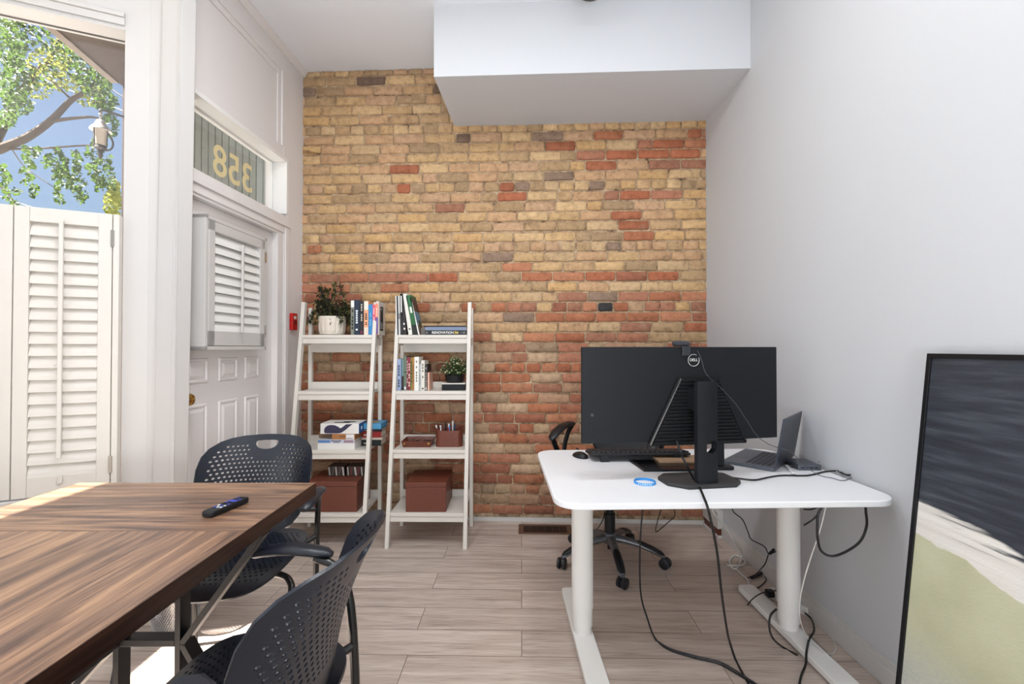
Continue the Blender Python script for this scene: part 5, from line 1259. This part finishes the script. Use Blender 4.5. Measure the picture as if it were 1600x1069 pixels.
cable([at(1352, 783, 1.58), at(1353, 800, 1.58), at(1354, 822, 1.60), at(1344, 846, 1.60), at(1322, 862, 1.60), at(1300, 869, 1.60), at(1284, 862, 1.62), at(1278, 845, 1.62), at(1277, 822, 1.62), at(1279, 802, 1.62), at(1290, 784, 1.62)], .0042, M_cabb, 'thick black cable loop hanging under the right end of the desk')
cable([at(1256, 796, 1.66), at(1268, 796, 1.66), at(1282, 790, 1.66), at(1290, 782, 1.66)], .0030, M_cabb, 'upper of two short black leads under the desk beside the right column')
cable([at(1256, 821, 1.68), at(1270, 812, 1.68), at(1279, 802, 1.67), at(1284, 790, 1.67)], .0030, M_cabb, 'lower of two short black leads under the desk beside the right column')
cable([at(1144, 788, 2.15), at(1146, 800, 2.15), at(1160, 812, 2.15), at(1169, 832, 2.15), at(1174, 843, 2.15), at(1194, 854, 2.12), at(1201, 865, 2.12), at(1212, 862, 2.12), at(1222, 855, 2.12)], .0026, M_cabb, 'thin black cable sagging below the desk in front of the white wall')
cable([at(1201, 865, 2.12), at(1196, 880, 2.14), at(1190, 888, 2.17), fl_(1178, 900, .03), fl_(1168, 903, .014)], .0026, M_cabb, 'black cable dropping to the inline adapter on the floor')
bm = NB(); tube(bm, [fl_(1174, 903, .012), fl_(1193, 894, .012)], .010, 10, 0, flat=.7); tag(link('inline_adapter', bm, M_blk, smooth=True), 'small black inline adapter in the tangle on the floor by the baseboard', 'adapter')
bm = NB(); tube(bm, [at(1202, 866, 2.12), at(1210, 858, 2.12)], .0065, 10, 0); tag(link('cable_connector', bm, M_blk, smooth=True), 'small black connector joining the sagging cables beside the right column', 'connector')
cable([fl_(1192, 896, .012), fl_(1197, 906, .004), fl_(1188, 916, .004), fl_(1176, 922, .004), fl_(1170, 930, .004)], .0026, M_cabb, 'thin black cable curling from the inline adapter towards the desk foot')
cable([fl_(1168, 946, .006), fl_(1176, 936, .044), fl_(1190, 927, .06), fl_(1208, 923, .06), fl_(1222, 926, .05)], .0026, M_cabb, 'thin black cable arching over the far end of the right desk foot')
cable([at(1114, 786, 2.5), at(1115, 802, 2.5), at(1132, 822, 2.5), at(1147, 845, 2.45), fl_(1158, 862, .05), fl_(1157, 877, .006), fl_(1150, 889, .006), fl_(1143, 886, .006), fl_(1140, 876, .006), fl_(1149, 868, .008), fl_(1164, 876, .008), fl_(1160, 883, .006), fl_(1146, 884, .012), fl_(1136, 883, .006)], .0048, M_cabw, 'thick white cable falling from the desk and coiled on the floor by the baseboard')
cable([fl_(1150, 889, .008), fl_(1160, 899, .006), fl_(1168, 907, .006), fl_(1172, 920, .006), fl_(1180, 932, .006), fl_(1200, 942, .01)], .0048, M_cabw, 'thick white cable leading from the coil towards the power strip')
cable([at(1292, 784, 1.66), at(1282, 826, 1.66), at(1264, 880, 1.68), at(1253, 920, 1.70), at(1249, 950, 1.72), at(1252, 975, 1.75), fl_(1264, 1000, .045), fl_(1285, 1018, .045), fl_(1297, 1022, .006), fl_(1305, 1018, .004), fl_(1304, 1005, .004), fl_(1292, 985, .004), fl_(1276, 966, .004), fl_(1262, 956, .012)], .0022, M_cabw, 'thin white cable hanging down past the right column and looping on the floor')
ps = fl_(1240, 958, 0); pst = empty('power_strip', (ps.x + .02, ps.y + .06, 0), R(-60), label='white power strip behind the right desk column', cat='power strip')
bm = NB(); slab(bm, rrect(.20, .055, .012, 5), Matrix.Identity(4), 0, .040); link('strip_body', bm, M_cabw, pst, bev=.004)
for x in (-.06, -.02, .02, .06):
    bm = NB(); slab(bm, rrect(.026, .026, .006, 4, x, 0), Matrix.Identity(4), .0395, .042); link('outlet_face', bm, mat('outlet_grey', (180, 178, 172), .5), pst)
bm = NB(); pg = ps + Vector((-.075, .06, .058)); box(bm, pg, (.034, .03, .030)); o = tag(link('power_plug', bm, M_blk, bev=.004), 'chunky black plug pushed in behind the right desk column', 'plug')
cable([at(1213, 952, 1.86), at(1204, 962, 1.84), at(1202, 980, 1.82), at(1208, 998, 1.80), fl_(1224, 1012, .004), fl_(1246, 1024, .004)], .0042, M_cabb, 'thick black cable bending over the desk foot from the plug')
cable([fl_(1258, 958, .03), fl_(1268, 968, .02), fl_(1272, 985, .045), fl_(1264, 1000, .047), fl_(1260, 1020, .042), at(1259, 1038, 1.74), fl_(1252, 1056, .006), fl_(1247, 1080, .004)], .0042, M_cabb, 'thick black cable crossing the right desk foot towards the camera')

# ================================================================== OFFICE CHAIR
oc_ = empty('office_chair', (.56, 2.625, 0), 0, label='black swivel office chair with star base behind the desk', cat='office chair')
M_base = mat('base_grey', (112, 114, 118), .35, metal=.6)
for k in range(5):
    a = R(-90 + 72 * k); ca, sa = math.cos(a), math.sin(a); d = Vector((ca, sa, 0)); sd_ = Vector((-sa, ca, 0))
    bm = NB(); rings = []
    for (r_, z, w, h) in ((.02, .135, .030, .022), (.08, .130, .026, .020), (.16, .116, .023, .017), (.235, .092, .021, .015), (.285, .070, .020, .014), (.30, .060, .012, .010)):
        rings.append([bm.verts.new(d * r_ + sd_ * (w * math.cos(t)) + Vector((0, 0, z + h * math.sin(t)))) for t in [2 * math.pi * j / 12 for j in range(12)]])
    for p, q in zip(rings, rings[1:]):
        for j in range(12): bm.faces.new((p[j], p[(j + 1) % 12], q[(j + 1) % 12], q[j]))
    bm.faces.new(rings[0][::-1]); bm.faces.new(rings[-1]); lg = link('base_leg', bm, M_base, oc_, smooth=True)
    bm = NB(); rings = []
    for (r_, z, w, h) in ((.155, .122, .017, .014), (.18, .117, .022, .015), (.235, .098, .022, .0155), (.28, .078, .020, .014), (.296, .070, .010, .008)):
        rings.append([bm.verts.new(d * r_ + sd_ * (w * math.cos(t)) + Vector((0, 0, z + h * math.sin(t)))) for t in [2 * math.pi * j / 12 for j in range(12)]])
    for p, q in zip(rings, rings[1:]):
        for j in range(12): bm.faces.new((p[j], p[(j + 1) % 12], q[(j + 1) % 12], q[j]))
    bm.faces.new(rings[0][::-1]); bm.faces.new(rings[-1]); link('leg_cover', bm, M_blk, lg, smooth=True)
    ct = d * .30 + Vector((0, 0, .029)); bm = NB(); ax = Matrix.Rotation(a + R(25 * (k - 2)) + math.pi / 2, 3, 'Z') @ Matrix.Rotation(math.pi / 2, 3, 'Y')
    for off in (-.015, .015): lathe(bm, [(.024, -.009), (.029, -.006), (.029, .006), (.024, .009)], ct + ax @ Vector((0, 0, off)), 18, ax)
    lathe(bm, [(.010, -.016), (.010, .016)], ct, 10, ax)
    link('caster', bm, mat('caster_black', (26, 28, 34), .45), oc_, smooth=True)
bm = NB(); lathe(bm, [(.036, .105), (.040, .12), (.036, .16), (.030, .165)], seg=20); link('hub', bm, M_base, oc_, smooth=True)
bm = NB(); lathe(bm, [(.030, .165), (.030, .27), (.022, .272), (.022, .38)], seg=20); lathe(bm, [(.014, .07), (.014, .11)], seg=12); link('gas_lift', bm, M_blk, oc_, smooth=True)
up_ = Matrix.Rotation(R(-33), 4, 'Z')        # seat swivelled on the base; local -y is forward
def T(p): return up_ @ Vector(p)
bm = NB(); Mu = up_.copy(); slab(bm, rrect(.48, .46, .11, 8, 0, -.02), Mu, .43, .51); link('seat_cushion', bm, mat('chair_leather', (20, 20, 24), .4, bump=.2, bscale=120), oc_, bev=.025, seg=4)
bm = NB(); slab(bm, rrect(.24, .20, .03, 5, 0, 0), Mu, .37, .432); link('tilt_mechanism', bm, M_blk, oc_, bev=.004)
Mb = up_ @ Matrix.Translation((0, .235, .52)) @ Matrix.Rotation(R(82), 4, 'X')
bm = NB(); slab(bm, rrect(.42, .54, .13, 10, 0, .27), Mb, -.035, .035); link('chair_back', bm, MATS['chair_leather'], oc_, bev=.022, seg=4)
bm = NB(); tube(bm, [T((0, .10, .40)), T((0, .24, .41)), T((0, .30, .48)), T((0, .30, .66))], .02, 10, 6, flat=.6); link('back_bracket', bm, M_blk, oc_, smooth=True)
for s in (-1, 1):
    x = s * .285; bm = NB(); rings = []
    for (y, z, w, h) in ((-.175, .690, .012, .008), (-.16, .700, .026, .014), (-.12, .722, .031, .018), (-.05, .742, .032, .018), (.04, .748, .030, .017), (.10, .744, .026, .014), (.125, .740, .012, .008)):
        rings.append([bm.verts.new(T((x + w * math.cos(t), y, z + h * math.sin(t)))) for t in [2 * math.pi * j / 14 for j in range(14)]])
    for p, q in zip(rings, rings[1:]):
        for j in range(14): bm.faces.new((p[j], p[(j + 1) % 14], q[(j + 1) % 14], q[j]))
    bm.faces.new(rings[0][::-1]); bm.faces.new(rings[-1]); link('armrest', bm, MATS['chair_leather'], oc_, smooth=True)
    bm = NB(); tube(bm, [T((x, -.155, .69)), T((x, -.12, .64)), T((x * .99, -.08, .58)), T((x * .97, -.04, .50)), T((x * .85, -.02, .435)), T((x * .5, 0, .42))], .013, 10, 7, flat=1.5)
    tube(bm, [T((x, .11, .738)), T((x, .05, .70)), T((x, -.0, .63)), T((x * .98, -.03, .54)), T((x * .97, -.04, .50))], .012, 10, 7, flat=1.5); link('arm_support', bm, M_blk, oc_, smooth=True)

# ================================================================== PAINTING
def paint_mat():
    m, nt, b, tc = base_nodes('seascape_paint', .55)
    L = nt.links.new
    sep = node(nt, 'ShaderNodeSeparateXYZ'); L(tc.outputs['Object'], sep.inputs[0])
    def noise(sx, sy, sc, det, rot=0, dist=0):
        mp = node(nt, 'ShaderNodeMapping'); mp.inputs['Scale'].default_value = (sx, sy, 1); mp.inputs['Rotation'].default_value = (0, 0, rot); L(tc.outputs['Object'], mp.inputs[0])
        n = node(nt, 'ShaderNodeTexNoise'); n.inputs['Scale'].default_value = sc; n.inputs['Detail'].default_value = det; n.inputs['Distortion'].default_value = dist; L(mp.outputs[0], n.inputs['Vector']); return n.outputs['Fac']
    def math_(op, a, b_=None, c=None):
        n = node(nt, 'ShaderNodeMath', operation=op)
        for i, v in enumerate((a, b_, c)):
            if v is None: continue
            if isinstance(v, (int, float)): n.inputs[i].default_value = v
            else: L(v, n.inputs[i])
        return n.outputs[0]
    U, Vv = sep.outputs[0], sep.outputs[1]         # U grows from the far edge, V = height
    n1 = noise(2.2, 26, 2.0, 6, R(-12), .4); n2 = noise(3, 3, 1.6, 4); n3 = noise(40, 90, 2, 3, R(-12)); n4 = noise(1.2, 40, 1.5, 5, R(-18), .3)
    vv = math_('ADD', Vv, math_('MULTIPLY', U, .16))           # bands fall towards the near side
    va = math_('ADD', vv, math_('MULTIPLY', math_('SUBTRACT', n1, .5), .16)); vb = math_('ADD', vv, math_('MULTIPLY', math_('SUBTRACT', n2, .5), .10))
    dark = ramp(nt, [(.28, (36, 40, 47)), (.5, (47, 52, 60)), (.78, (72, 78, 85))]); L(n1, dark.inputs[0])
    white = ramp(nt, [(.28, (60, 66, 74)), (.35, (208, 204, 196)), (.7, (228, 225, 218))]); L(n4, white.inputs[0])
    green = ramp(nt, [(.3, (176, 176, 144)), (.6, (192, 192, 162)), (.8, (182, 186, 172))]); L(n2, green.inputs[0])
    low = ramp(nt, [(.3, (168, 172, 166)), (.7, (190, 192, 178))]); L(n3, low.inputs[0])
    def mixf(f, a, b_):
        x = node(nt, 'ShaderNodeMix', data_type='RGBA'); L(f, x.inputs[0]); L(a, x.inputs[6]); L(b_, x.inputs[7]); return x.outputs[2]
    def step(v, lo, hi):
        mr = node(nt, 'ShaderNodeMapRange', interpolation_type='SMOOTHSTEP'); mr.inputs[1].default_value = lo; mr.inputs[2].default_value = hi; L(v, mr.inputs[0]); return mr.outputs[0]
    f_ws = step(va, .738, .762); f_gw = step(vb, .652, .658); f_lg = step(vb, .20, .42)
    c1 = mixf(f_lg, low.outputs[0], green.outputs[0]); c2 = mixf(f_gw, c1, white.outputs[0]); c3 = mixf(f_ws, c2, dark.outputs[0])
    L(c3, b.inputs['Base Color'])
    bp = node(nt, 'ShaderNodeBump'); bp.inputs['Strength'].default_value = .5; bp.inputs['Distance'].default_value = .002; L(n3, bp.inputs['Height']); L(bp.outputs[0], b.inputs['Normal'])
    return m
M_paint = paint_mat()
PH = 1.207; PW = 1.05; lean = math.atan2(.128, 1.2)
pr = empty('framed_painting', (1.188, 1.435, 0), label='large abstract seascape painting in a thin black frame leaning against the white wall', cat='painting')
xd = Vector((0, -1, 0)); yd = Vector((math.sin(lean), 0, math.cos(lean)))
Mp = frame_mat((0, 0, 0), xd, yd); Mp.translation = Vector((0, 0, 0))
nz = Vector(Mp.col[2][:3])      # points to the room (-x)
pr.matrix_world = Matrix.Translation((1.188, 1.435, .0)) @ Mp
sgn = 1 if nz.x < 0 else -1
bm = NB(); boxc(bm, (.012, .012, -.006), (PW - .012, PH - .012, .006)); link('canvas', bm, M_paint, pr)
for nm, a, b in (('frame_side', (0, 0), (.014, PH)), ('frame_side', (PW - .014, 0), (PW, PH)), ('frame_top', (.014, PH - .014), (PW - .014, PH)), ('frame_bottom', (.014, 0), (PW - .014, .014))):
    bm = NB(); boxc(bm, (a[0], a[1], -.018), (b[0], b[1], .012)); link(nm, bm, M_blk, pr, bev=.001)
